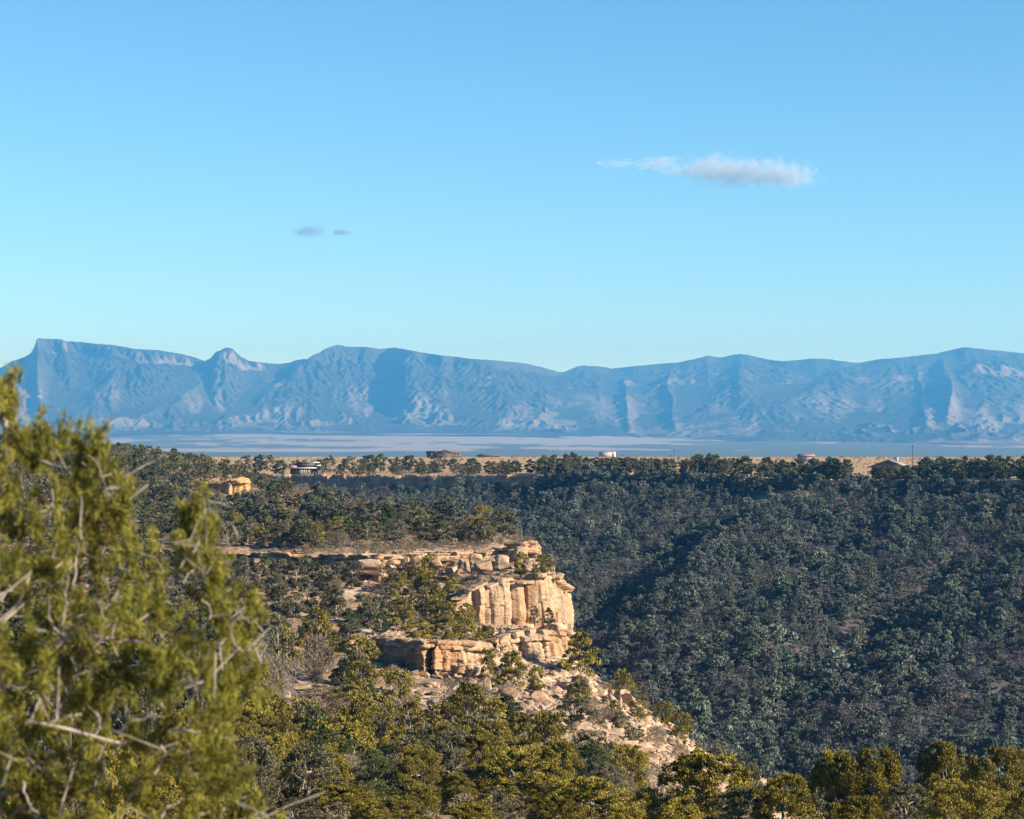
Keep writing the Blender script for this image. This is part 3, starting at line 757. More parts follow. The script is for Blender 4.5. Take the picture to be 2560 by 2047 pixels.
def tree_arrays(kind, seed, nclump, nleaf, lsize, twigs=8):
    """unit tree: height 1, crown width 1 (radius 0.5). returns crown (v, f, col), wood (v, f)"""
    r = np.random.default_rng(seed)
    ph = r.uniform(0, 6.28, 4)
    cl = []
    for i in range(nclump):
        if kind == 'pinyon':
            h = r.uniform(0.12, 0.97)
            env = 0.5 * (1 - ((h - 0.42) / 0.60) ** 2 if h > 0.42 else 1 - ((0.42 - h) / 0.42) ** 2)
            env = max(0.05, env)
            cr = r.uniform(0.07, 0.15)
        else:
            h = 0.08 + 0.88 * r.uniform(0, 1) ** 0.9
            env = 0.5 * max(0.10, math.sin(math.pi * min(0.97, 0.16 + 0.80 * h)) ** 0.62)
            cr = r.uniform(0.07, 0.15) * (1.0 if h < 0.8 else 0.7) * (0.75 if nclump > 90 else 1.0)
        th = r.uniform(0, 6.283)
        env *= 1 + 0.30 * math.sin(2 * th + ph[0] + 3 * h) + 0.16 * math.sin(3 * th + ph[1]) + 0.12 * math.sin(7 * h + ph[2])
        rr = max(0.0, env - cr * 0.6) * r.uniform(0.15, 1) ** 0.42
        cl.append((rr * math.cos(th), rr * math.sin(th), h - cr * 0.3, cr))
    cl = np.array(cl)
    k = r.integers(0, nclump, nleaf)
    d = r.normal(size=(nleaf, 3)); d /= np.linalg.norm(d, axis=1)[:, None]
    d[:, 2] = np.abs(d[:, 2]) * 0.9 - 0.25 * (r.random(nleaf) < 0.35)
    rad = cl[k, 3] * r.uniform(0.25, 1.12, nleaf) ** 0.6
    sq = np.array([1.0, 1.0, 1.05 if kind != 'pinyon' else 0.75])
    c = cl[k, :3] + d * rad[:, None] * sq
    dirs = d * 0.7 + r.normal(size=(nleaf, 3)) * 0.45 + np.array([0, 0, 0.55 if kind != 'pinyon' else 0.25])
    dirs /= np.linalg.norm(dirs, axis=1)[:, None]
    s = lsize * r.uniform(0.6, 1.35, nleaf)
    v, f = leaves(c, dirs, s * 1.5, s * 0.75, r)
    clc = r.uniform(0.1, 0.8, nclump)[k]
    lc = np.clip(clc + r.normal(0, 0.28, nleaf), 0, 1)
    parts = []
    top = np.array([r.uniform(-.05, .05), r.uniform(-.05, .05), 0.72])
    lean = np.array([r.uniform(-.06, .06), r.uniform(-.06, .06), 0.35])
    parts.append(tube([[0, 0, -0.06], [0, 0, 0.04], lean * 0.5, lean, (lean + top) / 2 + r.normal(0, .02, 3), top], [0.052, 0.045, 0.036, 0.028, 0.018, 0.006], 6))
    order = r.permutation(nclump)[:twigs]
    for q in order:
        st = lean * r.uniform(0.15, 1.0) if cl[q, 2] < 0.6 else (lean + top) / 2
        parts.append(limb(st, cl[q, :3], 0.017, 0.004, r, 4, 0.35, 6))
    wv, wf = join(parts)
    return (v, f, np.repeat(lc, 4)), (wv, wf)

def brush_arrays(seed, ntw, wid, spread=0.5, leaf=0):
    """leafless shrub: many thin twigs fanning up. height 1, width 1"""
    r = np.random.default_rng(seed)
    ns = 7
    parts_v = []; parts_f = []; k = 0
    stems = []
    for i in range(ns):
        th = r.uniform(0, 6.283); a = r.uniform(0.1, 0.42)
        stems.append((np.array([0.06 * math.cos(th), 0.06 * math.sin(th), -0.05]), np.array([a * math.cos(th), a * math.sin(th), r.uniform(0.55, 0.85)])))
    wood = [limb(a_, b_, 0.014, 0.006, r, 4, 0.4, 6) for a_, b_ in stems]
    wv, wf = join(wood)
    th = r.uniform(0, 6.283, ntw); h = r.uniform(0.1, 1, ntw) ** 0.8
    env = 0.48 * np.sin(np.pi * np.clip(0.18 + 0.74 * h, 0, 1)) ** 0.55 * (1 + 0.25 * np.sin(3 * th + seed))
    rr = env * r.uniform(0, 1, ntw) ** 0.45
    c = np.stack([rr * np.cos(th), rr * np.sin(th), h], 1)
    d = np.stack([np.cos(th) * rr * 1.6, np.sin(th) * rr * 1.6, np.full(ntw, 0.7)], 1) + r.normal(size=(ntw, 3)) * 0.5
    d /= np.linalg.norm(d, axis=1)[:, None]
    v, f = leaves(c, d, r.uniform(0.12, 0.28, ntw), wid * r.uniform(0.6, 1.4, ntw), r)
    return (v, f, np.repeat(np.clip(r.normal(0.5, 0.3, ntw), 0, 1), 4)), (wv, wf)

def proto(kind, seed, nclump, nleaf, lsize, matname, twigs=8, split=True, bark="bark"):
    if kind == 'brush':
        cr, wd = brush_arrays(seed, nleaf, lsize)
    else:
        cr, wd = tree_arrays(kind, seed, nclump, nleaf, lsize, twigs)
    if split:
        return (mesh_np("crown", cr[0], cr[1], M[matname], cr[2]), mesh_np("trunk", wd[0], wd[1], M[bark], None, True))
    v, f = join([(cr[0], cr[1]), wd])
    colr = np.concatenate([cr[2], np.full(len(wd[0]), 0.3)])
    mi = np.concatenate([np.zeros(len(cr[1]), int), np.ones(len(wd[1]), int)])
    return mesh_np("tree", v, f, None, colr, False, [M[matname], M[bark]], mi)

PR = {
 ('J', 'near'): [proto('juniper', 100 + i, 150 + 18 * i, 34000, 0.0175, "juniper", 16) for i in range(4)],
 ('G', 'near'): [proto('juniper', 110 + i, 120, 20000, 0.019, "grey_leaf", 16) for i in range(2)],
 ('P', 'near'): [proto('pinyon', 120 + i, 120, 20000, 0.019, "pinyon", 18) for i in range(2)],
 ('B', 'near'): [proto('brush', 130 + i, 0, 2600, 0.010, "brush") for i in range(3)],
 ('J', 'mid'): [proto('juniper', 200 + i, 55 + 6 * i, 4600, 0.040, "juniper", 10) for i in range(4)],
 ('G', 'mid'): [proto('juniper', 210 + i, 50, 4000, 0.040, "grey_leaf", 12) for i in range(3)],
 ('P', 'mid'): [proto('pinyon', 220 + i, 48, 4000, 0.040, "pinyon", 12) for i in range(3)],
 ('B', 'mid'): [proto('brush', 230 + i, 0, 900, 0.018, "brush") for i in range(3)],
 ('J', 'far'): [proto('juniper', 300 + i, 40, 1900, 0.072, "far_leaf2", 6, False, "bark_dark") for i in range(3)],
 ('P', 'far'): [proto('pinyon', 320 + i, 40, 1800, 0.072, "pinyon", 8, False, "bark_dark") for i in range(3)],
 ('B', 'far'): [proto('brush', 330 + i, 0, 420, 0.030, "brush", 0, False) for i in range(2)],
}
PR[('G', 'far')] = PR[('J', 'far')]

# ------------------------------------------------------------------ placing plants
THINGS = []          # label data, resolved at the end
placed = []          # (x, y, radius)
KNAME = {'J': 'juniper_tree', 'G': 'juniper_tree', 'P': 'pinyon_tree', 'B': 'bare_shrub'}
KWORD = {'J': 'olive juniper', 'G': 'grey-green juniper', 'P': 'dark green pinyon', 'B': 'leafless grey-brown shrub'}
prng = random.Random(5)

def put(px, Y, H, W, kind, zone, sink=0.02, z=None):
    x = (px - 1280) / F * Y
    if z is None: z = float(ground_z(x, Y)[0])
    placed.append((x, Y, W / 2))
    THINGS.append(dict(kind=kind, zone=zone, px=px, py=HZ - z / Y * F - H / Y * F / 2, H=H, W=W, Y=Y, x=x, z=z, loc=(x, Y, z - sink * H),
                       rz=prng.uniform(0, 6.283), ay=prng.uniform(0.9, 1.1), pick=prng.random()))

def build_plant(d):
    kind = d['kind']; Y = d['Y']
    lod = 'near' if Y < 175 else ('mid' if Y < 470 else 'far')
    ps = PR[(kind, lod)]; p = ps[int(d['pick'] * len(ps))]
    if isinstance(p, tuple):
        e = bpy.data.objects.new(KNAME[kind], None); col.objects.link(e)
        e.empty_display_size = 0.5
        for nm, me in zip(("crown" if kind != 'B' else "twigs", "trunk" if kind != 'B' else "stems"), p):
            c = bpy.data.objects.new(nm, me); col.objects.link(c); c.parent = e
    else:
        e = bpy.data.objects.new(KNAME[kind], p); col.objects.link(e)
    e.location = d['loc']; e.rotation_euler = (0, 0, d['rz']); e.scale = (d['W'], d['W'] * d['ay'], d['H'])
    d['o'] = e

def put_px(px, top, base, wpx, kind, zone, Y=None):
    if Y is None: Y = cast(px, base)
    if Y is None: return None
    x = (px - 1280) / F * Y
    z = float(ground_z(x, Y)[0])
    zt = (HZ - top) / F * Y
    H = max(0.8, zt - z); W = wpx / F * Y
    return put(px, Y, H, W, kind, zone)

# near and middle ones read off the photo: px, top, base (or depth), width, kind
for e in [(1760, 1868, 112, 235, 'J'), (1965, 1930, 98, 200, 'J'), (2090, 1866, 118, 150, 'J'), (2190, 1862, 116, 200, 'J'), (2360, 1840, 122, 170, 'J'), (2505, 1858, 104, 210, 'J'),
          (2400, 1940, 92, 210, 'J'), (2270, 1950, 98, 170, 'G'), (2150, 1985, 90, 190, 'J'), (1850, 1960, 100, 150, 'G'), (1285, 1868, 140, 205, 'J'), (1140, 1925, 135, 130, 'J'), (862, 1955, 118, 175, 'J'),
          (1027, 1895, 150, 130, 'J'), (1470, 1938, 120, 240, 'J'), (1620, 1962, 112, 120, 'J'), (1390, 1985, 108, 150, 'J'), (1000, 1985, 105, 170, 'J'), (1180, 1995, 100, 200, 'J'), (740, 1990, 100, 170, 'G'),
          (1700, 1990, 96, 150, 'J'), (2560, 1960, 84, 180, 'J'), (620, 1900, 140, 150, 'G'), (500, 1925, 105, 170, 'J'), (370, 1890, 98, 190, 'J'), (1560, 2000, 94, 130, 'J'), (930, 2000, 98, 120, 'J'), (1060, 1960, 118, 120, 'J'), (1370, 1950, 128, 130, 'J'), (1230, 1960, 118, 120, 'G'), (2440, 1900, 118, 120, 'J'), (1740, 1935, 124, 130, 'G'),
          (1870, 1900, 135, 120, 'G'), (110, 1760, 90, 190, 'G'), (290, 1820, 84, 170, 'J'), (60, 1880, 70, 200, 'J'), (330, 1660, 125, 150, 'G'), (170, 1600, 150, 150, 'G'), (450, 1760, 120, 150, 'J'), (2040, 1925, 132, 110, 'G')]:
    px, top, Y, w, k = e
    put_px(px, top, None, w, k, 'front', Y)
for e in [(970, 1857, 1950, 95, 'P'), (845, 1783, 1905, 128, 'J'), (750, 1748, 1880, 110, 'G'), (880, 1706, 1808, 130, 'J'), (895, 1583, 1712, 150, 'J'), (1170, 1700, 1822, 140, 'J'), (1210, 1785, 1880, 100, 'B'),
          (1296, 1783, 1905, 110, 'J'), (1396, 1845, 1945, 115, 'P'), (1437, 1738, 1820, 115, 'G'), (1510, 1853, 1950, 140, 'G'), (1060, 1800, 1900, 110, 'G'), (1010, 1745, 1850, 105, 'B'), (700, 1860, 1960, 115, 'G'),
          (790, 1880, 1960, 110, 'B'), (1120, 1830, 1930, 95, 'P'), (1250, 1745, 1800, 70, 'J'), (940, 1790, 1880, 90, 'B'),
          (697, 1536, 1668, 82, 'G'), (793, 1514, 1640, 112, 'J'), (790, 1588, 1700, 85, 'B'), (640, 1600, 1700, 80, 'B'), (640, 1700, 1790, 90, 'G'), (700, 1640, 1750, 80, 'B'),
          (1365, 1775, 1850, 80, 'J'), (1560, 1890, 1960, 80, 'G')]:
    put_px(*e, 'slope')
for e in [(700, 1393, 1470, 70, 'G'), (880, 1398, 1470, 60, 'G'), (700, 1458, 1540, 76, 'G'), (768, 1452, 1530, 66, 'G'), (840, 1465, 1545, 66, 'G'), (640, 1480, 1560, 66, 'G'), (605, 1440, 1510, 60, 'B'), (930, 1500, 1570, 70, 'G'), (870, 1540, 1600, 70, 'G')]:
    put_px(*e, 'underledge')
for e in [(1010, 1490, 1565, 80, 'J'), (1066, 1430, 1525, 95, 'J'), (1100, 1490, 1560, 80, 'J'), (1050, 1545, 1598, 85, 'J'), (1110, 1538, 1600, 80, 'J'), (1165, 1540, 1605, 85, 'J'), (1200, 1505, 1555, 45, 'J'), (1215, 1560, 1620, 60, 'J'), (1130, 1440, 1490, 60, 'J'), (1180, 1450, 1500, 50, 'B')]:
    put_px(*e, 'shelf')
for e in [(1337, 1512, 1560, 28, 'J', 347), (1372, 1516, 1562, 36, 'P', 348), (1302, 1376, 1440, 46, 'J', 372), (1356, 1380, 1446, 54, 'J', 371), (1260, 1440, 1465, 26, 'J', 361), (1230, 1395, 1440, 26, 'J', 385)]:
    px, top, base, w, k, Y = e
    put(px, Y, (base - top) / F * Y, w / F * Y, k, 'tip', z=(HZ - base) / F * Y)
for e in [(1450, 1573, 1690, 80, 'J'), (1500, 1618, 1700, 62, 'J'), (1222, 1616, 1712, 48, 'J'), (1278, 1622, 1715, 84, 'J'), (1340, 1660, 1730, 60, 'J'), (1555, 1668, 1740, 55, 'J'), (1600, 1700, 1765, 50, 'G'), (1660, 1748, 1810, 60, 'J'), (1705, 1775, 1838, 60, 'J'), (1755, 1815, 1870, 55, 'G'), (1800, 1850, 1900, 60, 'J'), (1860, 1885, 1935, 60, 'G'),
          (1590, 1810, 1860, 60, 'G'), (1480, 1740, 1775, 40, 'B'), (1540, 1770, 1815, 50, 'B'), (1640, 1815, 1865, 60, 'B'), (1700, 1860, 1905, 60, 'B')]:
    put_px(*e, 'talus')

def inside(poly, x, y):
    c = False; n = len(poly)
    for i in range(n):
        x1, y1 = poly[i]; x2, y2 = poly[(i + 1) % n]
        if (y1 > y) != (y2 > y) and x < (x2 - x1) * (y - y1) / (y2 - y1) + x1: c = not c
    return c

EXCL = [[(665, 1690), (790, 1690), (790, 1775), (665, 1775)], [(1050, 1710), (1130, 1710), (1140, 1840), (1045, 1840)], [(1200, 1700), (1480, 1770), (1480, 1840), (1200, 1800)], [(470, 1190), (645, 1190), (645, 1272), (560, 1275), (470, 1245)], [(1180, 1540), (1300, 1540), (1330, 1690), (1215, 1700)]]
def fill(poly, count, kinds, hr, wr, zone, sep=0.75, tries=4000, ymin=60):
    xs = [p[0] for p in poly]; ys = [p[1] for p in poly]
    n = 0
    for _ in range(tries):
        if n >= count: break
        px = prng.uniform(min(xs), max(xs)); py = prng.uniform(min(ys), max(ys))
        if not inside(poly, px, py) or any(inside(q, px, py) for q in EXCL): continue
        Y = cast(px, py, ymin)
        if Y is None: continue
        k = prng.choice(kinds)
        H = prng.uniform(*hr); W = H * prng.uniform(*wr)
        if k == 'B': H *= 0.6; W *= 0.7
        x = (px - 1280) / F * Y
        if any((x - a) ** 2 + (Y - b) ** 2 < (sep * (W / 2 + c)) ** 2 for a, b, c in placed): continue
        put(px, Y, H, W, k, zone); n += 1
    return n

fill([(560, 1232), (640, 1200), (800, 1232), (900, 1262), (1050, 1290), (1200, 1315), (1300, 1345), (1230, 1360), (1000, 1366), (800, 1372), (600, 1366), (420, 1360), (420, 1275)], 200, 'JGGGPBB', (3.4, 5.6), (0.8, 1.25), 'ridge', 0.5)
fill([(90, 1146), (300, 1150), (480, 1183), (610, 1200), (560, 1192), (470, 1200), (440, 1270), (330, 1300), (90, 1210)], 80, 'GGGP', (4.5, 6.4), (0.8, 1.1), 'crest', 0.55)
fill([(560, 1425), (700, 1425), (900, 1440), (1000, 1465), (960, 1590), (780, 1620), (560, 1600)], 30, 'GGPB', (3.4, 5.0), (0.8, 1.1), 'underledge', 0.8)
fill([(330, 1425), (560, 1425), (560, 1600), (380, 1600)], 22, 'GGP', (3.4, 5.0), (0.8, 1.1), 'underledge', 0.8)
fill([(1000, 1440), (1120, 1435), (1200, 1520), (1250, 1600), (1210, 1600), (970, 1585)], 20, 'JJB', (2.6, 4.4), (0.8, 1.15), 'shelf', 0.8)
fill([(580, 1625), (950, 1715), (1200, 1775), (1330, 1860), (1500, 1935), (1640, 1995), (1600, 2046), (560, 2046)], 78, 'JJGPB', (3.6, 5.2), (0.75, 1.05), 'slope', 0.72)
fill([(1440, 1700), (1560, 1760), (1800, 1915), (1700, 1905), (1500, 1830), (1380, 1760)], 14, 'JGB', (2.0, 3.4), (0.8, 1.2), 'talus', 0.8)
def fill_rim(u0, u1, d0, d1, count, kinds, hr, wr, zone, sep, clear=()):
    n = 0
    for _ in range(5000):
        if n >= count: break
        px = prng.uniform(u0, u1); Y = float(np.interp(px, U, rimY)) + d0 + (d1 - d0) * prng.random() ** 1.5
        py = HZ - float(ground_z((px - 1280) / F * Y, Y)[0]) / Y * F
        if any(a < px < b and py > c for a, b, c in clear): continue
        k = prng.choice(kinds); H = prng.uniform(*hr); W = H * prng.uniform(*wr)
        if k == 'B': H *= 0.6; W *= 0.7
        x = (px - 1280) / F * Y
        if 1475 < px < 1730 or 2140 < px < 2300: H = min(H, 5.2)
        if 2150 < px < 2290 and Y > 752: continue
        if any((x - a) ** 2 + (Y - b) ** 2 < (sep * (W / 2 + c)) ** 2 for a, b, c in placed): continue
        put(px, Y, H, W, k, zone); n += 1
for a_ in [(780, 1006, 1148), (731, 1004, 1150)]: pass
for e in [(698, 1140, 1178, 36, 'P'), (742, 1128, 1150, 26, 'G', 1120), (760, 1132, 1152, 20, 'P', 1120), (798, 1130, 1160, 28, 'P', 1060), (822, 1128, 1168, 40, 'G', 1035), (806, 1143, 1176, 30, 'G', 1012), (860, 1134, 1162, 28, 'P', 1060), (880, 1127, 1162, 34, 'G', 1050), (920, 1124, 1166, 50, 'P', 1030), (952, 1128, 1170, 34, 'P', 1020), (990, 1136, 1172, 40, 'G', 1010),
          (1022, 1124, 1164, 44, 'P', 1020), (1098, 1132, 1176, 50, 'G', 985), (1136, 1134, 1166, 30, 'P', 1000), (1176, 1140, 1178, 40, 'P', 955), (1222, 1150, 1178, 30, 'P', 940), (1266, 1146, 1178, 36, 'G', 930), (1290, 1148, 1178, 34, 'P', 925), (1326, 1146, 1178, 32, 'P', 915), (1050, 1140, 1172, 30, 'G', 1000), (650, 1130, 1168, 40, 'P', 1080), (668, 1126, 1164, 36, 'G', 1090), (618, 1136, 1172, 44, 'G', 1080)]:
    px, top, base, w, k = e[:5]
    Y = e[5] if len(e) > 5 else 1000
    put(px, Y, (base - top + 4) / F * Y, w * 1.15 / F * Y, k, 'rim')
fill_rim(830, 1340, 3, 70, 34, 'GGPPB', (3.6, 5.8), (0.8, 1.15), 'rim', 0.62, [(690, 840, 1140)])
fill_rim(1340, 2640, 2, 45, 165, 'GGPP', (5.4, 8.2), (0.7, 1.05), 'rimright', 0.40, [(2125, 2150, 1100), (2000, 2030, 1100)])

# the 295 of a kind that show largest are things; the smaller rest joins the woodland
REST = []
byk = {}
for d in THINGS: byk.setdefault(KNAME[d['kind']], []).append(d)
THINGS = []
for kn, L_ in byk.items():
    L_.sort(key=lambda d: -(d['H'] / d['Y']))
    THINGS += L_[:295]; REST += L_[295:]
for d in THINGS: build_plant(d)

# ------------------------------------------------------------------ stuff: the far wooded slope and low scrub, instanced on points
def hidden_collection(name, meshes):
    c = bpy.data.collections.new(name)
    for i, me in enumerate(meshes):
        c.objects.link(bpy.data.objects.new("%s_%02d" % (name, i), me))
    return c

def scatter(name, pts, scl, rotz, idx, coll, tilt=None):
    me = bpy.data.meshes.new(name)
    me.vertices.add(len(pts)); me.vertices.foreach_set("co", np.ascontiguousarray(pts, np.float32).ravel())
    at = me.attributes.new("scl", 'FLOAT_VECTOR', 'POINT'); at.data.foreach_set("vector", np.ascontiguousarray(scl, np.float32).ravel())
    rot = np.zeros((len(pts), 3), np.float32); rot[:, 2] = rotz
    if tilt is not None: rot[:, :2] = tilt
    at = me.attributes.new("rot", 'FLOAT_VECTOR', 'POINT'); at.data.foreach_set("vector", rot.ravel())
    at = me.attributes.new("idx", 'INT', 'POINT'); at.data.foreach_set("value", np.ascontiguousarray(idx, np.int32))
    o = obj(name, me)
    ng = bpy.data.node_groups.new(name, 'GeometryNodeTree')
    ng.interface.new_socket("Geometry", in_out='INPUT', socket_type='NodeSocketGeometry')
    ng.interface.new_socket("Geometry", in_out='OUTPUT', socket_type='NodeSocketGeometry')
    N, Lk = ng.nodes, ng.links
    gi = N.new("NodeGroupInput"); go = N.new("NodeGroupOutput")
    ip = N.new("GeometryNodeInstanceOnPoints")
    ci = N.new("GeometryNodeCollectionInfo"); ci.inputs["Collection"].default_value = coll
    ci.inputs["Separate Children"].default_value = True; ci.inputs["Reset Children"].default_value = True
    def attr(nm, dt):
        a = N.new("GeometryNodeInputNamedAttribute"); a.data_type = dt; a.inputs["Name"].default_value = nm
        return a.outputs["Attribute"]
    e2r = N.new("FunctionNodeEulerToRotation")
    Lk.new(gi.outputs[0], ip.inputs["Points"]); Lk.new(ci.outputs[0], ip.inputs["Instance"])
    ip.inputs["Pick Instance"].default_value = True
    Lk.new(attr("idx", 'INT'), ip.inputs["Instance Index"])
    Lk.new(attr("rot", 'FLOAT_VECTOR'), e2r.inputs[0]); Lk.new(e2r.outputs[0], ip.inputs["Rotation"])
    Lk.new(attr("scl", 'FLOAT_VECTOR'), ip.inputs["Scale"])
    Lk.new(ip.outputs[0], go.inputs[0])
    md = o.modifiers.new("scatter", 'NODES'); md.node_group = ng
    return o

def rand_world(n, u0, u1, y0, y1, r):
    """uniform in world area within a fan of the view"""
    Y = np.sqrt(r.uniform(y0 ** 2, y1 ** 2, n)); u = r.uniform(u0, u1, n)
    return (u - 1280) / F * Y, Y, u

def thin(x, y, rad, keep_existing=True):
    """greedy spacing on a hash grid"""
    cell = rad
    occ = {}
    out = []
    if keep_existing:
        for a, b, c in placed:
            occ.setdefault((int(a // cell), int(b // cell)), []).append((a, b))
    for i in range(len(x)):
        cx, cy = int(x[i] // cell), int(y[i] // cell)
        ok = True
        for dx in (-1, 0, 1):
            for dy in (-1, 0, 1):
                for (a, b) in occ.get((cx + dx, cy + dy), ()):
                    if (a - x[i]) ** 2 + (b - y[i]) ** 2 < rad * rad: ok = False; break
                if not ok: break
            if not ok: break
        if ok:
            occ.setdefault((cx, cy), []).append((x[i], y[i])); out.append(i)
    return np.array(out, int)

r2 = np.random.default_rng(77)
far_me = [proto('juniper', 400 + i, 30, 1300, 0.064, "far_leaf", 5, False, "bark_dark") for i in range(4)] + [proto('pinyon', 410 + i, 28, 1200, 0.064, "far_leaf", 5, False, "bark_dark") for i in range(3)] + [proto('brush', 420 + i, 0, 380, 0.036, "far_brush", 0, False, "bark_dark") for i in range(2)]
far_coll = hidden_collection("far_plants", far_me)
x, y, u = rand_world(90000, -300, 3400, 380, 960, r2)
ry = np.interp(u, U, rimY); by = np.interp(u, U, botY)
iu = np.clip(np.searchsorted(U, u), 0, len(U) - 1); iy = np.clip(np.searchsorted(YR, y), 0, len(YR) - 1)
ok = far_mask[iy, iu] & (y < ry - np.where(u > 1300, 0.8, 3.5)) & (u > 600)
dens = 1.0 + 0.35 * fbm(x / 22, y / 22, 611, 3)
glade = (u > 1885) & (u < 2125) & (y > ry - 34) & (y < ry - 3)
ok &= r2.random(len(x)) < np.where(glade, 0.12, np.where(((u < 1340) & (y > ry - 15)) | ((u > 2170) & (y > ry - 9)), 0.25, dens))
x, y, u = x[ok], y[ok], u[ok]
k = thin(x, y, 1.85)
x, y, u = x[k], y[k], u[k]
n = len(x)
hh = np.exp(r2.normal(1.27, 0.33, n)) * (0.85 + 0.25 * fbm(x / 30, y / 30, 621, 2))
isb = r2.random(n) < 0.36 + 0.25 * fbm(x / 35, y / 35, 631, 2)
idx = np.where(isb, r2.integers(7, 9, n), r2.integers(0, 7, n))
# purple oak brush in the wash below the house
wash = (u > 660) & (u < 1000) & (y > 780) & (r2.random(n) < 0.8)
idx = np.where(wash, r2.integers(7, 9, n), idx)
hh = hh * np.interp(y, [420, 560, 800], [1.42, 1.25, 1.0])
hh = np.where((u > 1340) & (y > np.interp(u, U, rimY) - 9), np.maximum(hh, r2.uniform(4.6, 6.8, n)), hh)
hh = np.where(idx >= 7, hh * 0.62, hh); ww_ = hh * r2.uniform(0.68, 1.05, n) * np.where(idx >= 7, 1.35, 1)
woods = scatter("woodland", np.stack([x, y, ground_z(x, y) - 0.1], 1), np.stack([ww_, ww_, hh], 1), r2.uniform(0, 6.28, n), idx, far_coll)
tag(woods, "dense pinyon and juniper woodland covering the shaded far canyon slope", "woodland", None, "stuff")
print("woodland", n)

# woods out of the counted trees: slope to the left, behind and beyond
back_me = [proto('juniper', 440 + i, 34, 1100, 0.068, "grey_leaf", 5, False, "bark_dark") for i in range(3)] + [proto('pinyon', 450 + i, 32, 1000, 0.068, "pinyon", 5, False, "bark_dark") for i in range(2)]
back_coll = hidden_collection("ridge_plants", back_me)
x, y, u = rand_world(30000, -1500, 640, 130, 1000, r2)
iu = np.clip(np.searchsorted(U, u), 0, len(U) - 1); iy = np.clip(np.searchsorted(YR, y), 0, len(YR) - 1)
ok = ~((u > 400) & (y > 610) & (y < 665)) & (u < 640 - 0.0 * y)
ok &= ~((u > 520) & (y > 800)) & ~((u > 440) & (y > 555) & (y < 665)) & ~((u > 520) & (y < 430))
x, y, u = x[ok], y[ok], u[ok]
k = thin(x, y, 4.4)
k2 = k[(r2.random(len(k)) < 0.6)]
x, y, u = x[k2], y[k2], u[k2]; n = len(x)
hh = r2.uniform(3.6, 5.8, n); ww_ = hh * r2.uniform(0.8, 1.1, n)
pts_ = np.stack([x, y, ground_z(x, y) - 0.1], 1); scl_ = np.stack([ww_, ww_, hh], 1); ix_ = r2.integers(0, 5, n)
if REST:
    pts_ = np.concatenate([pts_, np.array([d['loc'] for d in REST])]); scl_ = np.concatenate([scl_, np.array([(d['W'], d['W'], d['H']) for d in REST])])
    ix_ = np.concatenate([ix_, np.array([3 + i % 2 if d['kind'] == 'P' else i % 3 for i, d in enumerate(REST)])])
w2 = scatter("woodland", pts_, scl_, r2.uniform(0, 6.28, len(pts_)), ix_, back_coll)
tag(w2, "small pinyons and junipers filling the ridge crest and far rim", "woodland", None, "stuff")
print("ridge woods", n)

# low scrub between the trees of the promontory
scrub_me = [proto('brush', 460 + i, 0, 260, 0.05, "brush", 0, False) for i in range(3)] + [proto('juniper', 470 + i, 14, 420, 0.085, "grey_leaf", 3, False) for i in range(2)] + [proto('brush', 480, 0, 200, 0.05, "straw", 0, False)]
scrub_coll = hidden_collection("scrub_plants", scrub_me)
x, y, u = rand_world(36000, -300, 1900, 100, 720, r2)
iu = np.clip(np.searchsorted(U, u), 0, len(U) - 1); iy = np.clip(np.searchsorted(YR, y), 0, len(YR) - 1)
ok = ~far_mask[iy, iu]
dn = 0.30 + 0.9 * fbm(x / 14, y / 14, 651, 3) - 0.75 * (smooth(1180, 1300, u) * smooth(220, 262, y) * (1 - smooth(355, 365, y))) - 0.8 * bed[iy, iu]
ok &= r2.random(len(x)) < dn
x, y, u = x[ok], y[ok], u[ok]
k = thin(x, y, 0.9, False); x, y, u = x[k], y[k], u[k]
n = len(x)
hh = r2.uniform(0.35, 1.5, n); ww_ = hh * r2.uniform(1.0, 1.9, n)
sc_i = np.where(r2.random(n) < 0.62, r2.integers(0, 3, n), np.where(r2.random(n) < 0.5, r2.integers(3, 5, n), 5))
sc = scatter("scrub", np.stack([x, y, ground_z(x, y) - 0.04], 1), np.stack([ww_, ww_, hh], 1), r2.uniform(0, 6.28, n), sc_i, scrub_coll)
tag(sc, "low grey scrub and dry grass tufts between the trees", "scrub", None, "stuff")
print("scrub", n)

# low brush under the trees of the far slope
x, y, u = rand_world(22000, 560, 2900, 380, 960, r2)
iu = np.clip(np.searchsorted(U, u), 0, len(U) - 1); iy = np.clip(np.searchsorted(YR, y), 0, len(YR) - 1)
ok = far_mask[iy, iu] & (y < np.interp(u, U, rimY) - 2) & (r2.random(len(x)) < 0.42 + 0.6 * fbm(x / 16, y / 16, 655, 3))
x, y, u = x[ok], y[ok], u[ok]; n = len(x)
hh = r2.uniform(0.7, 1.9, n); ww_ = hh * r2.uniform(1.0, 1.8, n)
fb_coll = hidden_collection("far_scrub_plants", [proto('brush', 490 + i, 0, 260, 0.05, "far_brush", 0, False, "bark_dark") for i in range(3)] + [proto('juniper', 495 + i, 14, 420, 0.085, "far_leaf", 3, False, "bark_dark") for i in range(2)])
fs = scatter("scrub", np.stack([x, y, ground_z(x, y) - 0.04], 1), np.stack([ww_, ww_, hh], 1), r2.uniform(0, 6.28, n), np.where(r2.random(n) < 0.7, r2.integers(0, 3, n), r2.integers(3, 5, n)), fb_coll)
tag(fs, "grey leafless brush under the trees of the far canyon slope", "scrub", None, "stuff")

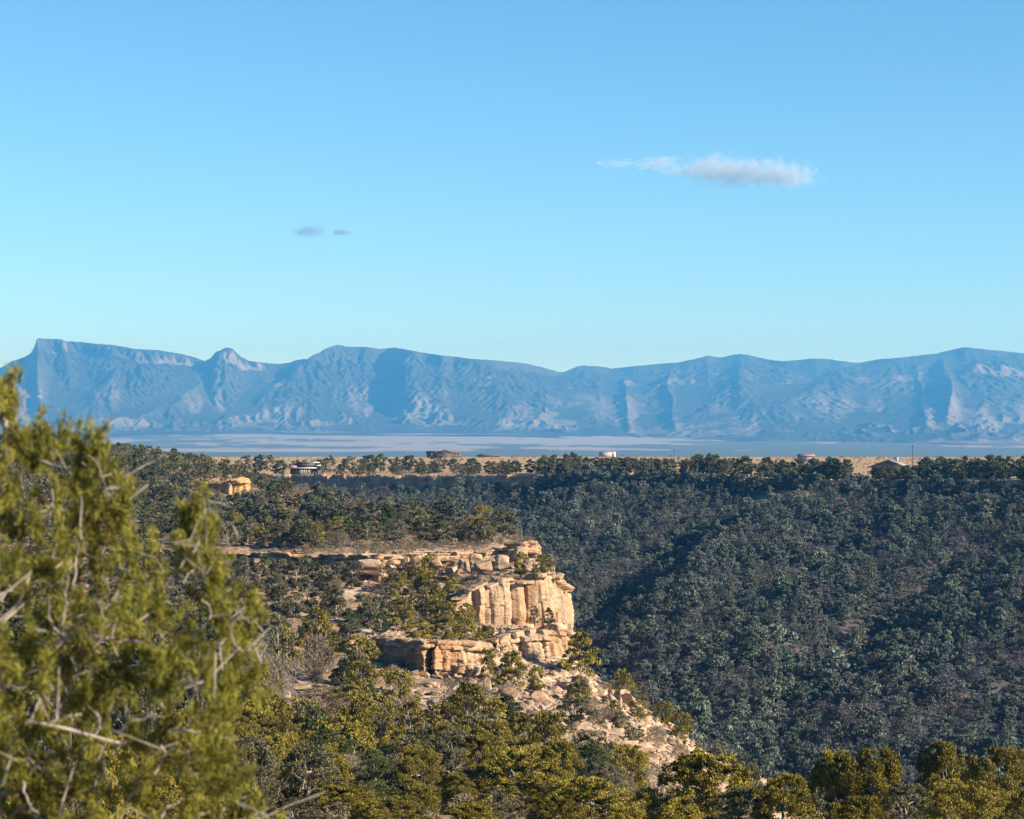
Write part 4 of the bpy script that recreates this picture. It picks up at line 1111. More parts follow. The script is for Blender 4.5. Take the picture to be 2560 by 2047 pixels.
# grass tufts and low brush on the tan plateau
x, y, u = rand_world(9000, 500, 2800, 690, 1500, r2)
ok = y > np.interp(u, U, rimY) + 4
x, y, u = x[ok], y[ok], u[ok]
pick = r2.random(len(x)) < 0.35 + 0.5 * fbm(x / 40, y / 60, 661, 3)
x, y = x[pick], y[pick]; n = len(x)
hh = r2.uniform(0.3, 0.9, n) * np.where(r2.random(n) < 0.12, 1.8, 1); ww_ = hh * r2.uniform(1.2, 2.4, n)
gi_ = np.where(r2.random(n) < 0.7, 5, r2.integers(0, 3, n))
pg = scatter("dry_grass", np.stack([x, y, ground_z(x, y) - 0.03], 1), np.stack([ww_, ww_, hh], 1), r2.uniform(0, 6.28, n), gi_, scrub_coll)
tag(pg, "golden dry grass and low brush on the flat far plateau", "grass", None, "stuff")

# ------------------------------------------------------------------ boulders
def ico(sub):
    import bmesh
    bm = bmesh.new(); bmesh.ops.create_icosphere(bm, subdivisions=sub, radius=1.0)
    v = np.array([q.co[:] for q in bm.verts]); f = np.array([[q.index for q in p.verts] for p in bm.faces]); bm.free()
    return v, f
IV, IF = ico(4)
IV3, IF3 = ico(3)
def rock_mesh(name, seed, planes=15, hi=True, lo=0.36):
    r = np.random.default_rng(seed)
    v = (IV if hi else IV3).copy(); f = IF if hi else IF3
    base_n = [np.array(a, float) for a in ((1, 0, 0), (-1, 0, 0), (0, 1, 0), (0, -1, 0), (0, 0, 1), (0, 0, -1))]
    ns = [b + r.normal(0, 0.22, 3) for b in base_n] + [r.normal(size=3) for _ in range(planes - 6)]
    for q in ns:
        q = q / np.linalg.norm(q); d = r.uniform(lo, 0.75)
        ex = v @ q - d
        v = v - np.where(ex > 0, ex, 0)[:, None] * q
    p = v / np.linalg.norm(v, axis=1)[:, None]
    v += p * (0.075 * fbm(p[:, 0] * 1.7 + seed, p[:, 1] * 1.7 - p[:, 2], seed + 3, 2) + 0.04 * fbm(p[:, 0] * 4 + seed, p[:, 1] * 4 + p[:, 2] * 3, seed, 3))[:, None]
    v /= np.abs(v).max(0)
    return mesh_np(name, v * 0.5, f, M["boulder"])
RK = [rock_mesh("boulder", 700 + i) for i in range(8)]
ROCK = []
def boulder(px, py, wpx, hpx, Y=None, rz=0.0, tilt=(0, 0), depth=None, zone='talus', i=None, nm="boulder"):
    """px, py: middle of the rock's bottom edge in the photo"""
    if Y is None: Y = cast(px, py)
    if Y is None: return
    me = RK[prng.randrange(len(RK)) if i is None else i]
    W = wpx / F * Y; Hh = hpx / F * Y
    o = obj(nm, me)
    o.location = ((px - 1280) / F * Y, Y, (HZ - py) / F * Y + Hh * 0.28)
    o.scale = (W, depth or W * 0.8, Hh); o.rotation_euler = (tilt[0], tilt[1], rz)
    ROCK.append(dict(o=o, zone=zone, px=px, py=py - hpx / 2, W=W, H=Hh))
for a in [(1163, 1422, 34, 36, 381), (1206, 1428, 56, 36, 377), (1229, 1412, 26, 32, 384), (1258, 1412, 40, 36, 382), (1282, 1398, 30, 34, 384), (1303, 1402, 44, 50, 383), (1290, 1362, 62, 14, 391), (1190, 1398, 40, 22, 387),
          (1125, 1432, 40, 26, 379), (1140, 1412, 34, 22, 385), (1085, 1412, 42, 32, 381), (1040, 1416, 30, 34, 379), (1012, 1412, 26, 30, 380), (1332, 1440, 40, 12, 364), (1240, 1452, 44, 16, 361)]:
    boulder(*a, rz=prng.uniform(-0.5, 0.5), zone='tip')
for a in [(630, 1418, 100, 44), (770, 1424, 110, 40)]:
    pass
for a in [(1262, 1742, 62, 46), (1217, 1728, 30, 58), (1342, 1752, 62, 44), (1348, 1822, 90, 58), (1308, 1778, 40, 24), (1420, 1728, 70, 36), (1578, 1768, 54, 50), (1560, 1752, 30, 40), (1470, 1760, 40, 22), (1520, 1790, 44, 26), (1610, 1800, 46, 24), (1650, 1830, 50, 26), (1690, 1862, 50, 26),
          (1390, 1800, 40, 26), (1440, 1825, 44, 26), (1255, 1782, 34, 20), (1285, 1812, 36, 22), (1235, 1668, 30, 30), (1258, 1640, 34, 26), (1228, 1640, 26, 22), (1205, 1622, 24, 20), (1300, 1668, 30, 18), (1375, 1668, 34, 16), (1420, 1668, 30, 18),
          (1500, 1740, 36, 20), (1460, 1715, 30, 18), (1545, 1835, 40, 22), (1600, 1870, 44, 22)]:
    boulder(*a, rz=prng.uniform(-0.8, 0.8), tilt=(prng.uniform(-0.2, 0.2), prng.uniform(-0.25, 0.25)), zone='talus')
for a in [(1035, 1688, 30, 20), (1062, 1690, 34, 22), (1090, 1694, 30, 16), (1120, 1700, 30, 22), (1150, 1706, 26, 18), (1180, 1712, 30, 18), (1010, 1686, 30, 18)]:
    boulder(*a, rz=prng.uniform(-0.8, 0.8), zone='lowerfoot')
for a in [(1080, 1735, 90, 20), (1110, 1765, 100, 22), (1060, 1710, 60, 16), (745, 1722, 80, 16), (700, 1738, 80, 16), (770, 1745, 70, 16), (1095, 1790, 70, 18), (660, 1520, 40, 14), (660, 1530, 46, 16), (1000, 1545, 44, 12), (950, 1530, 40, 14), (985, 1505, 34, 16), (930, 1475, 34, 18), (905, 1490, 28, 14), (1010, 1470, 30, 18), (930, 1740, 50, 14), (980, 1735, 50, 14), (1230, 1850, 40, 16), (700, 1800, 44, 14)]:
    boulder(*a, rz=prng.uniform(-0.3, 0.3), depth=3.2, zone='slab', nm="rock_slab")
# overhanging slabs standing proud of the ledge
for a in [(655, 1424, 96, 40, 393), (915, 1424, 88, 42, 375)]:
    boulder(*a, rz=0.25, depth=5.0, tilt=(0.08, 0.16), zone='overhang', nm="rock_slab")
# small rubble
rub_coll = hidden_collection("rubble_stones", [rock_mesh("stone", 760 + i, 10, False) for i in range(6)])
x, y, u = rand_world(16000, 900, 1900, 225, 400, r2)
iu = np.clip(np.searchsorted(U, u), 0, len(U) - 1); iy = np.clip(np.searchsorted(YR, y), 0, len(YR) - 1)
ok = (~far_mask[iy, iu]) & (r2.random(len(x)) < 0.12 + 0.75 * smooth(1160, 1260, u) * smooth(225, 265, y) + 0.5 * bed[iy, iu] + 0.4 * fbm(x / 8, y / 8, 671, 2))
x, y, u = x[ok], y[ok], u[ok]; n = len(x)
s = np.exp(r2.normal(-0.95, 0.62, n)); s = np.clip(s, 0.12, 1.9)
rb = scatter("rubble", np.stack([x, y, ground_z(x, y) + 0.1 * s], 1), np.stack([s * r2.uniform(0.8, 1.5, n), s, s * r2.uniform(0.45, 0.8, n)], 1), r2.uniform(0, 6.28, n), r2.integers(0, 6, n), rub_coll, r2.normal(0, 0.25, (n, 2)))
tag(rb, "pale broken stones strewn down the talus slope", "rubble", None, "stuff")
print("rubble", n)

# ------------------------------------------------------------------ the near juniper on the left
def near_juniper():
    r = np.random.default_rng(42)
    YJ = 12.0
    edge_y = [930, 1000, 1060, 1090, 1150, 1200, 1260, 1330, 1400, 1460, 1520, 1600, 1660, 1740, 1800, 1860, 1920, 1980, 2047, 2200, 2500]
    edge_x = [10, 40, 75, 235, 270, 300, 330, 360, 420, 545, 590, 620, 668, 672, 650, 600, 620, 680, 740, 700, 500]
    lobes = []
    yy = 960
    while yy < 2420:
        ex = np.interp(yy, edge_y, edge_x)
        xx = ex - 70
        first = True
        while xx > -620:
            if r.random() < (0.96 if first else 0.80) and not (360 < xx < 440 and 1330 < yy < 1480):
                lobes.append((xx + r.uniform(-22, 22), yy + r.uniform(-28, 28), r.uniform(44, 76), r.normal(0, 0.3 if first else 0.65)))
            first = False
            xx -= r.uniform(72, 110)
        yy += 62
    # upright leaders
    for (lx, y0, y1, w) in [(8, 922, 1010, 32), (40, 1010, 1120, 46), (238, 1075, 1200, 44), (488, 1232, 1420, 50), (205, 1090, 1220, 36), (462, 1270, 1420, 44), (515, 1310, 1440, 44), (300, 1170, 1260, 36), (95, 1060, 1160, 38), (560, 1400, 1520, 44), (620, 1490, 1600, 46)]:
        for q in np.arange(y0 + 18, y1, 34):
            lobes.append((lx + r.uniform(-8, 8), q, w * (0.45 + 0.55 * (q - y0) / (y1 - y0)), r.normal(0, 0.15)))
    tv = []; tf = []; tcol = []
    V = []; Fa = []; Cc = []; k = 0
    for (lx, ly, lr, dy) in lobes:
        Yl = YJ + dy
        ctr = P(lx, ly, Yl); R = lr / F * Yl
        nt = int(7.6 * (lr / 60) ** 2) + 2
        d = r.normal(size=(nt, 3)); d /= np.linalg.norm(d, axis=1)[:, None]
        tc_ = ctr + d * R * (r.uniform(0.15, 1, nt) ** 0.5)[:, None] * np.array([1, 1, 1.05])
        td = d * 0.6 + np.array([0, 0, 0.8]) + r.normal(0, 0.25, (nt, 3)); td /= np.linalg.norm(td, axis=1)[:, None]
        m = 92
        c = np.repeat(tc_, m, 0) + r.normal(0, 0.0150, (nt * m, 3)) + np.repeat(td, m, 0) * r.uniform(-0.055, 0.065, nt * m)[:, None]
        dd = np.repeat(td, m, 0) + r.normal(0, 0.46, (nt * m, 3)); dd /= np.linalg.norm(dd, axis=1)[:, None]
        v, f = leaves(c, dd, r.uniform(0.026, 0.06, nt * m), r.uniform(0.005, 0.0095, nt * m), r)
        V.append(v); Fa.append(f + k); k += len(v)
        base_c = np.clip(r.normal(0.5, 0.18), 0, 1)
        cc = np.clip(base_c + np.repeat(r.normal(0, 0.27, nt), m) + r.normal(0, 0.15, nt * m), 0, 1)
        Cc.append(np.repeat(cc, 4))
    V = np.concatenate(V); Fa = np.concatenate(Fa); Cc = np.concatenate(Cc)
    root = bpy.data.objects.new("juniper_tree", None); col.objects.link(root)
    bx = -170; base = P(bx, HZ, 12.2); gz = float(ground_z(base[0], base[1])[0])
    root.location = (base[0], base[1], gz)
    off = np.array([base[0], base[1], gz])
    obj("crown", mesh_np("crown", V - off, Fa, M["juniper_front"], Cc), root)
    wood = []
    trunk_pts = [np.array([base[0], base[1], gz - 0.2]), np.array([base[0] + .05, base[1], gz + 1.0]), P(-190, 2300, 12.3), P(-120, 1900, 12.3), P(-60, 1600, 12.3), P(-20, 1350, 12.2), P(15, 1150, 12.0), P(12, 990, 12.0)]
    wood.append(tube(trunk_pts, [0.17, 0.15, 0.11, 0.085, 0.06, 0.04, 0.022, 0.008], 9))
    for (a, b, r0) in [((-190, 2300), (300, 1750), 0.05), ((-120, 1900), (560, 1700), 0.045), ((-120, 1950), (420, 1500), 0.04), ((-60, 1600), (230, 1150), 0.034), ((-100, 1750), (490, 1290), 0.036),
                       ((-190, 2300), (640, 1980), 0.05), ((-190, 2250), (620, 1850), 0.04), ((-100, 1700), (170, 1300), 0.03), ((0, 1500), (120, 1180), 0.025), ((-150, 2100), (250, 2000), 0.04), ((160, 1700), (560, 1480), 0.025)]:
        pa = P(a[0], a[1], 12.2); pb = P(b[0], b[1], 12.3 + r.normal(0, 0.2))
        wood.append(limb(pa, pb, r0 * 0.4, 0.003, r, 7, 0.5, 18))
    # bare grey twigs on the side towards the light
    for pts in [[(400, 1640), (450, 1610), (500, 1575), (530, 1515), (520, 1480)], [(548, 1690), (552, 1640), (560, 1590)], [(370, 1545), (405, 1500), (412, 1455)], [(290, 1830), (330, 1800), (390, 1790), (450, 1820)],
                [(170, 1600), (130, 1560), (125, 1500)], [(80, 1600), (140, 1610), (150, 1550)], [(60, 1920), (80, 1880), (140, 1870)], [(80, 1935), (110, 1900), (150, 1905)], [(60, 1890), (120, 1930), (150, 1920)], [(150, 1790), (200, 1785), (215, 1770)],
                [(0, 1490), (30, 1470), (45, 1450)], [(0, 1730), (50, 1715), (90, 1690)], [(380, 1840), (410, 1880), (400, 1910), (380, 1930)], [(520, 1810), (560, 1840), (590, 1855)], [(110, 1700), (140, 1740), (165, 1760)], [(230, 1770), (250, 1800), (255, 1830)],
                [(185, 1480), (190, 1400), (200, 1330), (205, 1230)], [(160, 1560), (165, 1470), (180, 1400)], [(420, 1830), (490, 1825), (540, 1800)], [(60, 1950), (70, 2000), (85, 2030)]]:
        q0 = np.array([P(a, b, 11.55 + r.normal(0, 0.08)) for a, b in pts])
        tq = np.linspace(0, len(pts) - 1, 6 * len(pts))
        q = pchip(np.arange(len(pts)), q0, tq)
        wb_ = np.cumsum(r.normal(0, 0.0045, q.shape), 0); q = q + wb_ - wb_.mean(0)
        w_ = tube(q, np.linspace(0.0085, 0.003, len(q)) * r.uniform(0.6, 1.1), 6)
        wood.append(w_)
    # fine grey twigs all through the crown
    for _ in range(240):
        lx, ly, lr, dy = lobes[r.integers(len(lobes))]
        a = P(lx + r.uniform(-60, 60), ly + r.uniform(20, 90), 12 + dy + r.normal(0, 0.2)); b = P(lx + r.uniform(-40, 40), ly - r.uniform(0, 50), 12 + dy + r.normal(0, 0.2))
        wood.append(limb(a, b, 0.0038, 0.0015, r, 4, 0.9, 9))
    wv, wf = join(wood)
    obj("trunk", mesh_np("trunk", wv - off, wf, M["dead_wood"], None, True), root)
    tag(root, "large out-of-focus olive juniper with grey branches filling the left foreground", "tree", "junipers on the mesa")
near_juniper()

# dead grey tree between foreground junipers
def dead_tree(px, top, Y, wpx, seed):
    r = np.random.default_rng(seed)
    x = (px - 1280) / F * Y; z = float(ground_z(x, Y)[0])
    H = (HZ - top) / F * Y - z; W = wpx / F * Y
    parts = [tube([[0, 0, -0.2], [0.03, 0, H * 0.25], [-0.05, 0.02, H * 0.5], [0.06, 0, H * 0.75], [0.02, 0, H]], [0.12, 0.10, 0.07, 0.045, 0.012], 7)]
    for i in range(26):
        h = r.uniform(0.2, 0.95) * H; th = r.uniform(0, 6.28); L = W * 0.55 * (1.1 - 0.6 * h / H) * r.uniform(0.5, 1)
        a = np.array([0, 0, h]); b = np.array([L * math.cos(th), L * math.sin(th), h + L * r.uniform(0.2, 0.9)])
        parts.append(limb(a, b, 0.035, 0.012, r, 5, 0.4, 6))
        for j in range(3):
            q = a + (b - a) * r.uniform(0.4, 1); e = q + r.normal(0, 0.25, 3) * L + np.array([0, 0, 0.25 * L])
            parts.append(limb(q, e, 0.014, 0.006, r, 4, 0.4, 5))
    v, f = join(parts)
    o = obj("dead_tree", mesh_np("dead_tree", v, f, M["dead_wood"], None, True)); o.location = (x, Y, z)
    return o
tag(dead_tree(1648, 1878, 128, 110, 3), "bare grey dead tree standing between the foreground junipers", "tree")

# ------------------------------------------------------------------ buildings on the plateau
def bx(x0, x1, y0, y1, z0, z1):
    v = np.array([[x0, y0, z0], [x1, y0, z0], [x1, y1, z0], [x0, y1, z0], [x0, y0, z1], [x1, y0, z1], [x1, y1, z1], [x0, y1, z1]], float)
    f = np.array([[3, 2, 1, 0], [4, 5, 6, 7], [0, 1, 5, 4], [1, 2, 6, 5], [2, 3, 7, 6], [3, 0, 4, 7]])
    return v, f
def gable(x0, x1, y0, y1, z0, zr, ridge='x', th=0.25, ov=0.5):
    """pitched roof slab, ridge along x or y"""
    if ridge == 'x':
        ym = (y0 + y1) / 2
        p = [(x0 - ov, y0 - ov, z0), (x1 + ov, y0 - ov, z0), (x1 + ov, ym, zr), (x0 - ov, ym, zr), (x0 - ov, y1 + ov, z0), (x1 + ov, y1 + ov, z0)]
    else:
        xm = (x0 + x1) / 2
        p = [(x0 - ov, y1 + ov, z0), (x0 - ov, y0 - ov, z0), (xm, y0 - ov, zr), (xm, y1 + ov, zr), (x1 + ov, y1 + ov, z0), (x1 + ov, y0 - ov, z0)]
    v = np.array(p + [(a, b, c - th) for a, b, c in p], float)
    f = [[0, 1, 2, 3], [3, 2, 5, 4], [9, 8, 7, 6], [10, 11, 8, 9], [0, 6, 7, 1], [1, 7, 8, 2], [2, 8, 11, 5], [5, 11, 10, 4], [4, 10, 9, 3], [3, 9, 6, 0]]
    return v, np.array(f)
M["dark_wall"] = plain("dark_brown_boards", (0.055, 0.045, 0.042), 0.8, 0.3, 2)
M["pink_roof"] = plain("faded_red_roofing", (0.24, 0.125, 0.11), 0.8, 0.15, 1)
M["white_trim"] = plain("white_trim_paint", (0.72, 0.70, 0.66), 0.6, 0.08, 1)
M["glass"] = plain("window_glass", (0.10, 0.12, 0.15), 0.15, 0.2, 1)
M["red_brown"] = plain("red_brown_siding", (0.075, 0.048, 0.046), 0.8, 0.2, 1)
M["brown_roof"] = plain("brown_shingles", (0.085, 0.062, 0.060), 0.9, 0.25, 2)
M["grey_wall"] = plain("grey_stucco", (0.17, 0.16, 0.155), 0.85, 0.12, 1)
M["grey_roof"] = plain("grey_metal_roof", (0.24, 0.24, 0.24), 0.6, 0.15, 1)
M["grey_steel"] = plain("grey_corrugated_steel", (0.25, 0.23, 0.24), 0.6, 0.12, 1.5)
M["yellow"] = plain("cream_yellow_paint", (0.70, 0.55, 0.26), 0.7, 0.1, 1)
M["pole_wood"] = plain("dark_pole_wood", (0.06, 0.05, 0.045), 0.9, 0.3, 3)

def house_root(name, px, Y, label, cat, rz=0.0, zpy=None):
    e = bpy.data.objects.new(name, None); col.objects.link(e)
    x = (px - 1280) / F * Y
    e.location = (x, Y, float(ground_z(x, Y)[0]) if zpy is None else (HZ - zpy) / F * Y); e.rotation_euler = (0, 0, rz)
    tag(e, label, cat)
    return e
def part(nm, boxes, mat, par):
    v, f = join(boxes)
    return obj(nm, mesh_np(nm, v, f, mat), par)

h = house_root("house", 764, 1003, "dark flat-roofed house on the far canyon rim with white roof edges", "house", math.radians(4))
part("wall", [bx(-7.0, 7.2, 0, 9, -1.5, 2.9)], M["dark_wall"], h)
part("upper_storey", [bx(-3.9, 4.2, 2.0, 8.2, 3.15, 5.3)], M["dark_wall"], h)
rf = part("roof", [bx(-7.5, 5.2, -0.8, 9.4, 2.903, 3.145)], M["dark_wall"], h)
part("fascia", [bx(-7.5, 5.25, -0.95, -0.803, 2.88, 3.16)], M["white_trim"], rf)
part("pitched_roof", [gable(-7.6, -4.1, 0.5, 8.6, 3.3, 4.9, 'x', 0.2, 0.1)], M["pink_roof"], h)
part("wing_roof", [bx(1.9, 6.2, 2.4, 7.6, 5.303, 5.55), bx(4.3, 6.9, 0.2, 7.2, 4.0, 4.22)], M["white_trim"], h)
part("upper_roof", [bx(-4.3, 1.8, 1.6, 8.6, 5.303, 5.5)], M["dark_wall"], h)
for q in (-2.4, -1.35, -0.3, 1.3):
    w_ = part("window", [bx(q, q + 0.8, -0.05, -0.003, 0.7, 2.2)], M["glass"], h)
    part("frame", [bx(q - 0.09, q, -0.07, -0.004, 0.6, 2.3), bx(q + 0.8, q + 0.89, -0.07, -0.004, 0.6, 2.3), bx(q, q + 0.8, -0.07, -0.004, 2.2, 2.3), bx(q, q + 0.8, -0.07, -0.004, 0.6, 0.7)], M["white_trim"], w_)
for q in (5.5, 6.7, 7.9):
    part("post", [bx(q, q + 0.25, -1.6, -1.35, -1.6, 3.0)], M["red_brown"], h)
part("porch_roof", [bx(5.3, 8.4, -1.9, 1.9, 3.0, 3.2)], M["red_brown"], h)

h = house_root("house", 1110, 1470, "long low red-brown house with a shallow gable on the plateau edge", "house", 0, 1139)
part("wall", [bx(-11.6, 11.6, 0, 8, -1.0, 2.3)], M["red_brown"], h)
part("roof", [gable(-11.6, 11.6, 0, 8, 2.35, 3.5, 'x', 0.2, 0.5)], M["brown_roof"], h)
part("gable_roof", [gable(-4.3, 5.0, -1.6, 4.5, 2.45, 4.6, 'y', 0.22, 0.4)], M["brown_roof"], h)
part("gable_wall", [(np.array([(-4.2, -1.5, -1), (4.9, -1.5, -1), (4.9, -1.5, 2.2), (0.35, -1.5, 4.2), (-4.2, -1.5, 2.2), (-4.2, -.2, -1), (4.9, -.2, -1), (4.9, -.2, 2.2), (0.35, -.2, 4.2), (-4.2, -.2, 2.2)], float)[:, :], np.array([[0, 1, 2, 4], [4, 2, 3, 3], [0, 4, 9, 5], [1, 6, 7, 2]]))], M["red_brown"], h)
for q in (-9, -6.5, 7, 9.3):
    part("window", [bx(q, q + 1.2, -0.04, -0.003, 0.7, 1.8)], M["glass"], h)
h = house_root("house", 1222, 1485, "low distant house showing only its brown roof above the grass", "house", 0, 1142)
part("wall", [bx(-7.5, 7.5, 0, 7, -1, 1.2)], M["red_brown"], h)
part("roof", [gable(-7.5, 7.5, 0, 7, 1.2, 1.9, 'x', 0.2, 0.4)], M["brown_roof"], h)
part("chimney", [bx(-5.2, -3.6, 1.5, 3.0, 1.3, 2.5)], M["dark_wall"], h)
h = house_root("storage_shed", 1518, 1490, "grey steel shed with its sunlit right end coloured white on the plateau skyline", "shed", 0, 1138)
part("wall", [bx(-5.4, 3.3, 0, 4, -1, 2.5)], M["grey_steel"], h)
part("sunlit_end", [bx(3.303, 5.6, 0.1, 3.9, -1, 2.55)], M["white_trim"], h)  # white colour stands in for sunlight on the right end
part("door", [bx(4.0, 4.9, 0.05, 0.097, -0.4, 1.9)], M["grey_steel"], h)
part("roof", [bx(-5.6, 3.4, -0.15, 4.15, 2.56, 2.7)], M["grey_steel"], h)
h = house_root("house", 2017, 1130, "low house with a dull red roof between plateau trees", "house", 0, 1145)
part("wall", [bx(-4, 4, 0, 6, -1.5, 1.4)], M["grey_wall"], h)
part("roof", [gable(-4, 4, 0, 6, 1.4, 2.2, 'x', 0.2, 0.4)], M["pink_roof"], h)
part("window", [bx(-1, 0.4, -0.05, -0.003, 0.1, 1)], M["glass"], h)
h = house_root("house", 2225, 772, "grey house with a wide pitched roof half hidden by trees on the right", "house", math.radians(-16))
part("wall", [bx(-6.5, 5.5, 0, 8, -2, 4.2)], M["grey_wall"], h)
part("roof", [gable(-7.4, 6.6, -0.8, 8.6, 4.0, 6.9, 'y', 0.3, 0.7)], M["grey_roof"], h)
part("gable_wall", [(np.array([(-6.5, -0.004, 4.2), (5.5, -0.004, 4.2), (-0.45, -0.004, 6.45), (-6.5, .3, 4.2), (5.5, .3, 4.2), (-0.45, .3, 6.45)], float), np.array([[0, 1, 2, 2], [4, 3, 5, 5]]))], M["grey_wall"], h)
part("chimney", [bx(1.5, 2.6, 3.0, 4.2, 5.2, 7.6)], M["grey_roof"], h)
part("window", [bx(-1.6, 0.6, -0.06, -0.006, 4.6, 5.9)], M["glass"], h)
h = house_root("storage_shed", 2078, 775, "tiny cream-yellow shed between dark trees on the right plateau", "shed", 0.2)
part("wall", [bx(-0.6, 0.6, 0, 1.6, -0.3, 1.7)], M["yellow"], h)
part("roof", [gable(-0.6, 0.6, 0, 1.6, 1.7, 2.2, 'y', 0.08, 0.12)], M["white_trim"], h)
for (px, top, Y, lab) in [(2281, 1111, 790, "thin dark utility pole rising behind the grey house on the right"), (1685, 1122, 985, "thin dark utility pole above the trees right of the grey shed"), (2180, 1128, 800, None)]:
    if lab is None: continue
    x = (px - 1280) / F * Y; z = float(ground_z(x, Y)[0]); H = (HZ - top) / F * Y - z
    e = bpy.data.objects.new("utility_pole", None); col.objects.link(e); e.location = (x, Y, z)
    tag(e, lab, "pole", "utility poles on the plateau")
    v, f = tube([[0, 0, -0.5], [0, 0, H * 0.5], [0, 0, H]], [0.16, 0.13, 0.11], 8)
    obj("post", mesh_np("post", v, f, M["pole_wood"]), e)
    part("crossarm", [bx(-0.7, 0.7, -0.19, -0.12, H - 0.7, H - 0.55)], M["pole_wood"], e)

# ------------------------------------------------------------------ clouds, beyond and above the haze
def cloud(px0, px1, py0, py1, Y, dens, vcol, label, blobs):
    x0, x1 = (px0 - 1280) / F * Y, (px1 - 1280) / F * Y
    z1, z0 = (HZ - py0) / F * Y, (HZ - py1) / F * Y
    dep = (x1 - x0) * 0.35
    m, n, l, out = new_mat("cloud_vapour")
    tc = n.new("ShaderNodeTexCoord")
    total = None
    for (bx_, by_, rx, ry) in blobs:
        c = ((bx_ - 1280) / F * Y, Y, (HZ - by_) / F * Y)
        mp = n.new("ShaderNodeVectorMath"); mp.operation = 'SUBTRACT'; mp.inputs[1].default_value = c
        l.new(tc.outputs["Object"], mp.inputs[0])
        dv = n.new("ShaderNodeVectorMath"); dv.operation = 'DIVIDE'; dv.inputs[1].default_value = (rx / F * Y, dep * 0.5, ry / F * Y)
        l.new(mp.outputs[0], dv.inputs[0])
        ln = n.new("ShaderNodeVectorMath"); ln.operation = 'LENGTH'; l.new(dv.outputs[0], ln.inputs[0])
        s_ = n.new("ShaderNodeMath"); s_.operation = 'SUBTRACT'; s_.inputs[0].default_value = 1.0; l.new(ln.outputs["Value"], s_.inputs[1])
        if total is None: total = s_.outputs[0]
        else:
            mx = n.new("ShaderNodeMath"); mx.operation = 'MAXIMUM'; l.new(total, mx.inputs[0]); l.new(s_.outputs[0], mx.inputs[1]); total = mx.outputs[0]
    nz = noise(n, l, 0.0075 * 30000 / Y, 6, 0.6, tc.outputs["Object"])
    a1 = n.new("ShaderNodeMath"); a1.operation = 'MULTIPLY_ADD'; a1.inputs[1].default_value = 3.4; a1.inputs[2].default_value = -1.75
    l.new(nz, a1.inputs[0])
    a2 = n.new("ShaderNodeMath"); a2.operation = 'ADD'; l.new(total, a2.inputs[0]); l.new(a1.outputs[0], a2.inputs[1])
    a3 = n.new("ShaderNodeMath"); a3.operation = 'MULTIPLY'; a3.use_clamp = True; a3.inputs[1].default_value = 1.6; l.new(a2.outputs[0], a3.inputs[0])
    a4 = n.new("ShaderNodeMath"); a4.operation = 'MULTIPLY'; a4.inputs[1].default_value = dens; l.new(a3.outputs[0], a4.inputs[0])
    pv = n.new("ShaderNodeVolumePrincipled"); pv.inputs["Color"].default_value = (*vcol, 1)
    pv.inputs["Anisotropy"].default_value = 0.0
    l.new(a4.outputs[0], pv.inputs["Density"]); l.new(pv.outputs[0], out.inputs["Volume"])
    o = obj("cloud", box_mesh("cloud", x0, x1, Y - dep / 2, Y + dep / 2, z0, z1, m))
    tag(o, label, "cloud", "small clouds in the sky", "thing")
cloud(1490, 2060, 370, 485, 30000, 0.0027, (0.72, 0.82, 0.97), "larger pale white cloud with a wispy tail to its left",
      [(1865, 432, 170, 34), (1790, 425, 90, 34), (1950, 442, 100, 28), (1715, 430, 60, 7), (1640, 416, 55, 5), (1655, 402, 46, 5), (1560, 408, 75, 3)])
cloud(700, 900, 545, 608, 30000, 0.006, (0.33, 0.47, 0.70), "tiny faint grey cloud low in the left of the sky", [(775, 578, 46, 16), (855, 582, 26, 9)])

# ------------------------------------------------------------------ labels: say which one
ZONE = {
 'front': ("in the bottom foreground row", (1648, 1940), "the dead grey tree", "trees in the foreground row"),
 'slope': ("below the lower cliff", (1085, 1645), "the lower cliff", "trees on the slope below the cliffs"),
 'underledge': ("under the overhanging ledge", (950, 1410), "the ledge's corner", "trees under the overhanging ledge"),
 'shelf': ("above the lower cliff", (1300, 1500), "the fluted buttress", "trees on the shelf between the cliffs"),
 'tip': ("perched on the pale buttress", (1440, 1450), "the buttress tip", "trees perched on the buttress"),
 'talus': ("on the pale talus slope", (1350, 1610), "the broken tier", "trees on the talus slope"),
 'ridge': ("on the wooded ridge", (1310, 1350), "the promontory tip", "trees on the ridge above the ledge"),
 'crest': ("on the left skyline ridge", (600, 1215), "the orange outcrop", "trees on the left skyline ridge"),
 'rim': ("on the golden plateau rim", (764, 1165), "the dark house", "trees along the plateau rim"),
 'rimright': ("on the right plateau rim", (2225, 1145), "the grey house", "trees along the right plateau rim"),
}
ORD = ["closest to", "second from", "third from", "fourth from", "fifth from", "sixth from", "seventh from", "eighth from", "ninth from", "tenth from", "11th from", "12th from", "13th from", "14th from", "15th from", "16th from", "17th from", "18th from", "19th from", "20th from"] + ["%d%s from" % (i, {1: "st", 2: "nd", 3: "rd"}.get(i % 10, "th")) for i in range(21, 90)]
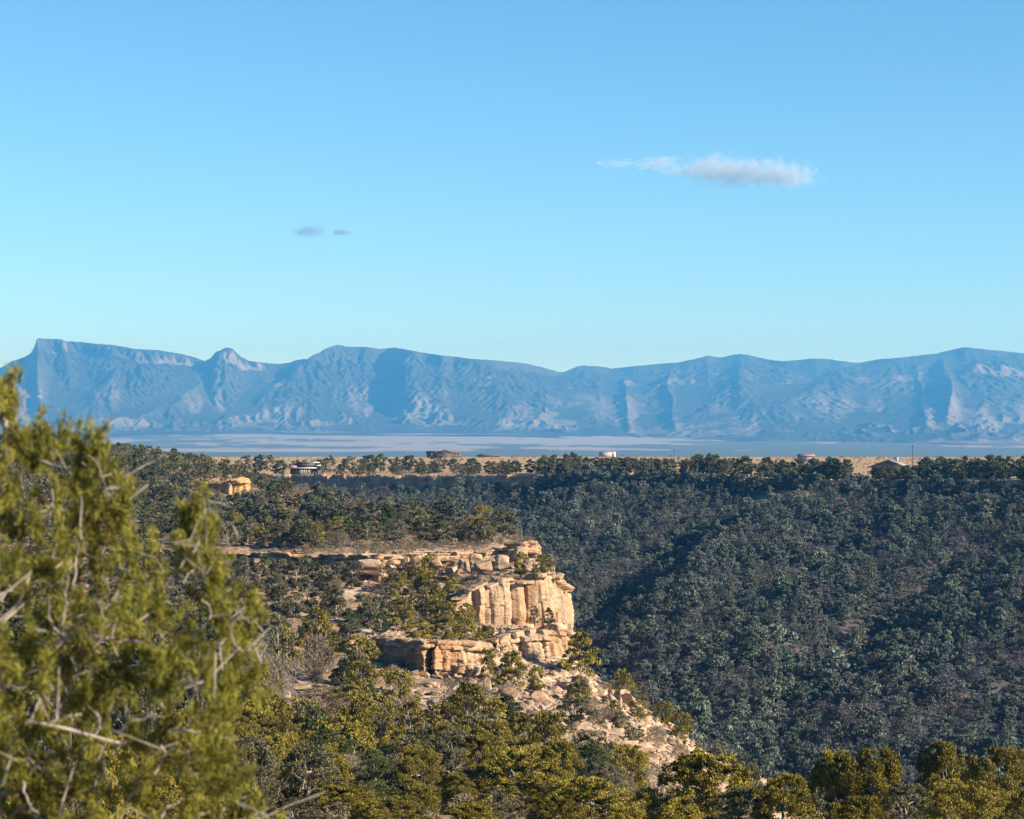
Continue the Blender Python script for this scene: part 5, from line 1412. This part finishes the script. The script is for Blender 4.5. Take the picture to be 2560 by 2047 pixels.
def resolve(items, phrase_of, cat_of):
    keys = {}
    for it in items: keys.setdefault(phrase_of(it), []).append(it)
    for ph, L_ in keys.items():
        zp, lm, ln_, grp = L_[0]['zp']
        L_.sort(key=lambda q: math.hypot(q['px'] - lm[0], q['py'] - lm[1]))
        for i, it in enumerate(L_):
            lab = "%s %s" % (ph, zp)
            if len(L_) > 1:
                lab += ", %s %s" % (ORD[min(i, len(ORD) - 1)], ln_)
            tag(it['o'], lab, cat_of(it), grp)
byz = {}
for it in THINGS:
    it['zp'] = ZONE[it['zone']]; byz.setdefault(it['zone'], []).append(it)
def tree_phrase_factory(items):
    hs = np.percentile([q['H'] for q in items], [33, 67]); ws = np.percentile([q['W'] / q['H'] for q in items], [50])
    def ph(q):
        s = "small" if q['H'] < hs[0] else ("tall" if q['H'] > hs[1] else "medium")
        w = "broad" if q['W'] / q['H'] > ws[0] else "narrow"
        return "%s %s %s" % (s, w, KWORD[q['kind']])
    return ph
for z_, items in byz.items():
    resolve(items, tree_phrase_factory(items), lambda q: "shrub" if q['kind'] == 'B' else "tree")
RZONE = {
 'tip': ("on the promontory top", (1318, 1350), "the capped tip", "boulders on the promontory top"),
 'talus': ("on the talus slope", (1262, 1720), "the dark block", "boulders on the talus slope"),
 'lowerfoot': ("beneath the lower cliff", (1212, 1695), "its right corner", "boulders at the foot of the lower cliff"),
 'slab': ("bedded in the slope", (1100, 1740), "the lower cliff", "flat rock slabs in the slope"),
 'overhang': ("jutting from the upper ledge", (950, 1410), "the ledge's corner", "overhanging slabs of the ledge"),
}
byz = {}
for it in ROCK:
    it['zp'] = RZONE[it['zone']]; byz.setdefault(it['zone'], []).append(it)
for z_, items in byz.items():
    hs = np.percentile([q['W'] for q in items], [33, 67])
    def ph(q):
        s = "small" if q['W'] < hs[0] else ("big" if q['W'] > hs[1] else "medium")
        sh_ = "upright" if q['H'] > q['W'] else ("flat" if q['H'] < 0.5 * q['W'] else "blocky")
        return "%s %s tan %s" % (s, sh_, "slab" if q['zone'] in ('slab', 'overhang') else "boulder")
    resolve(items, ph, lambda q: "slab" if q['zone'] in ('slab', 'overhang') else "boulder")
cnt = {}
for it in THINGS: cnt[KNAME[it['kind']]] = cnt.get(KNAME[it['kind']], 0) + 1
print("counts", cnt, "rocks", len(ROCK))
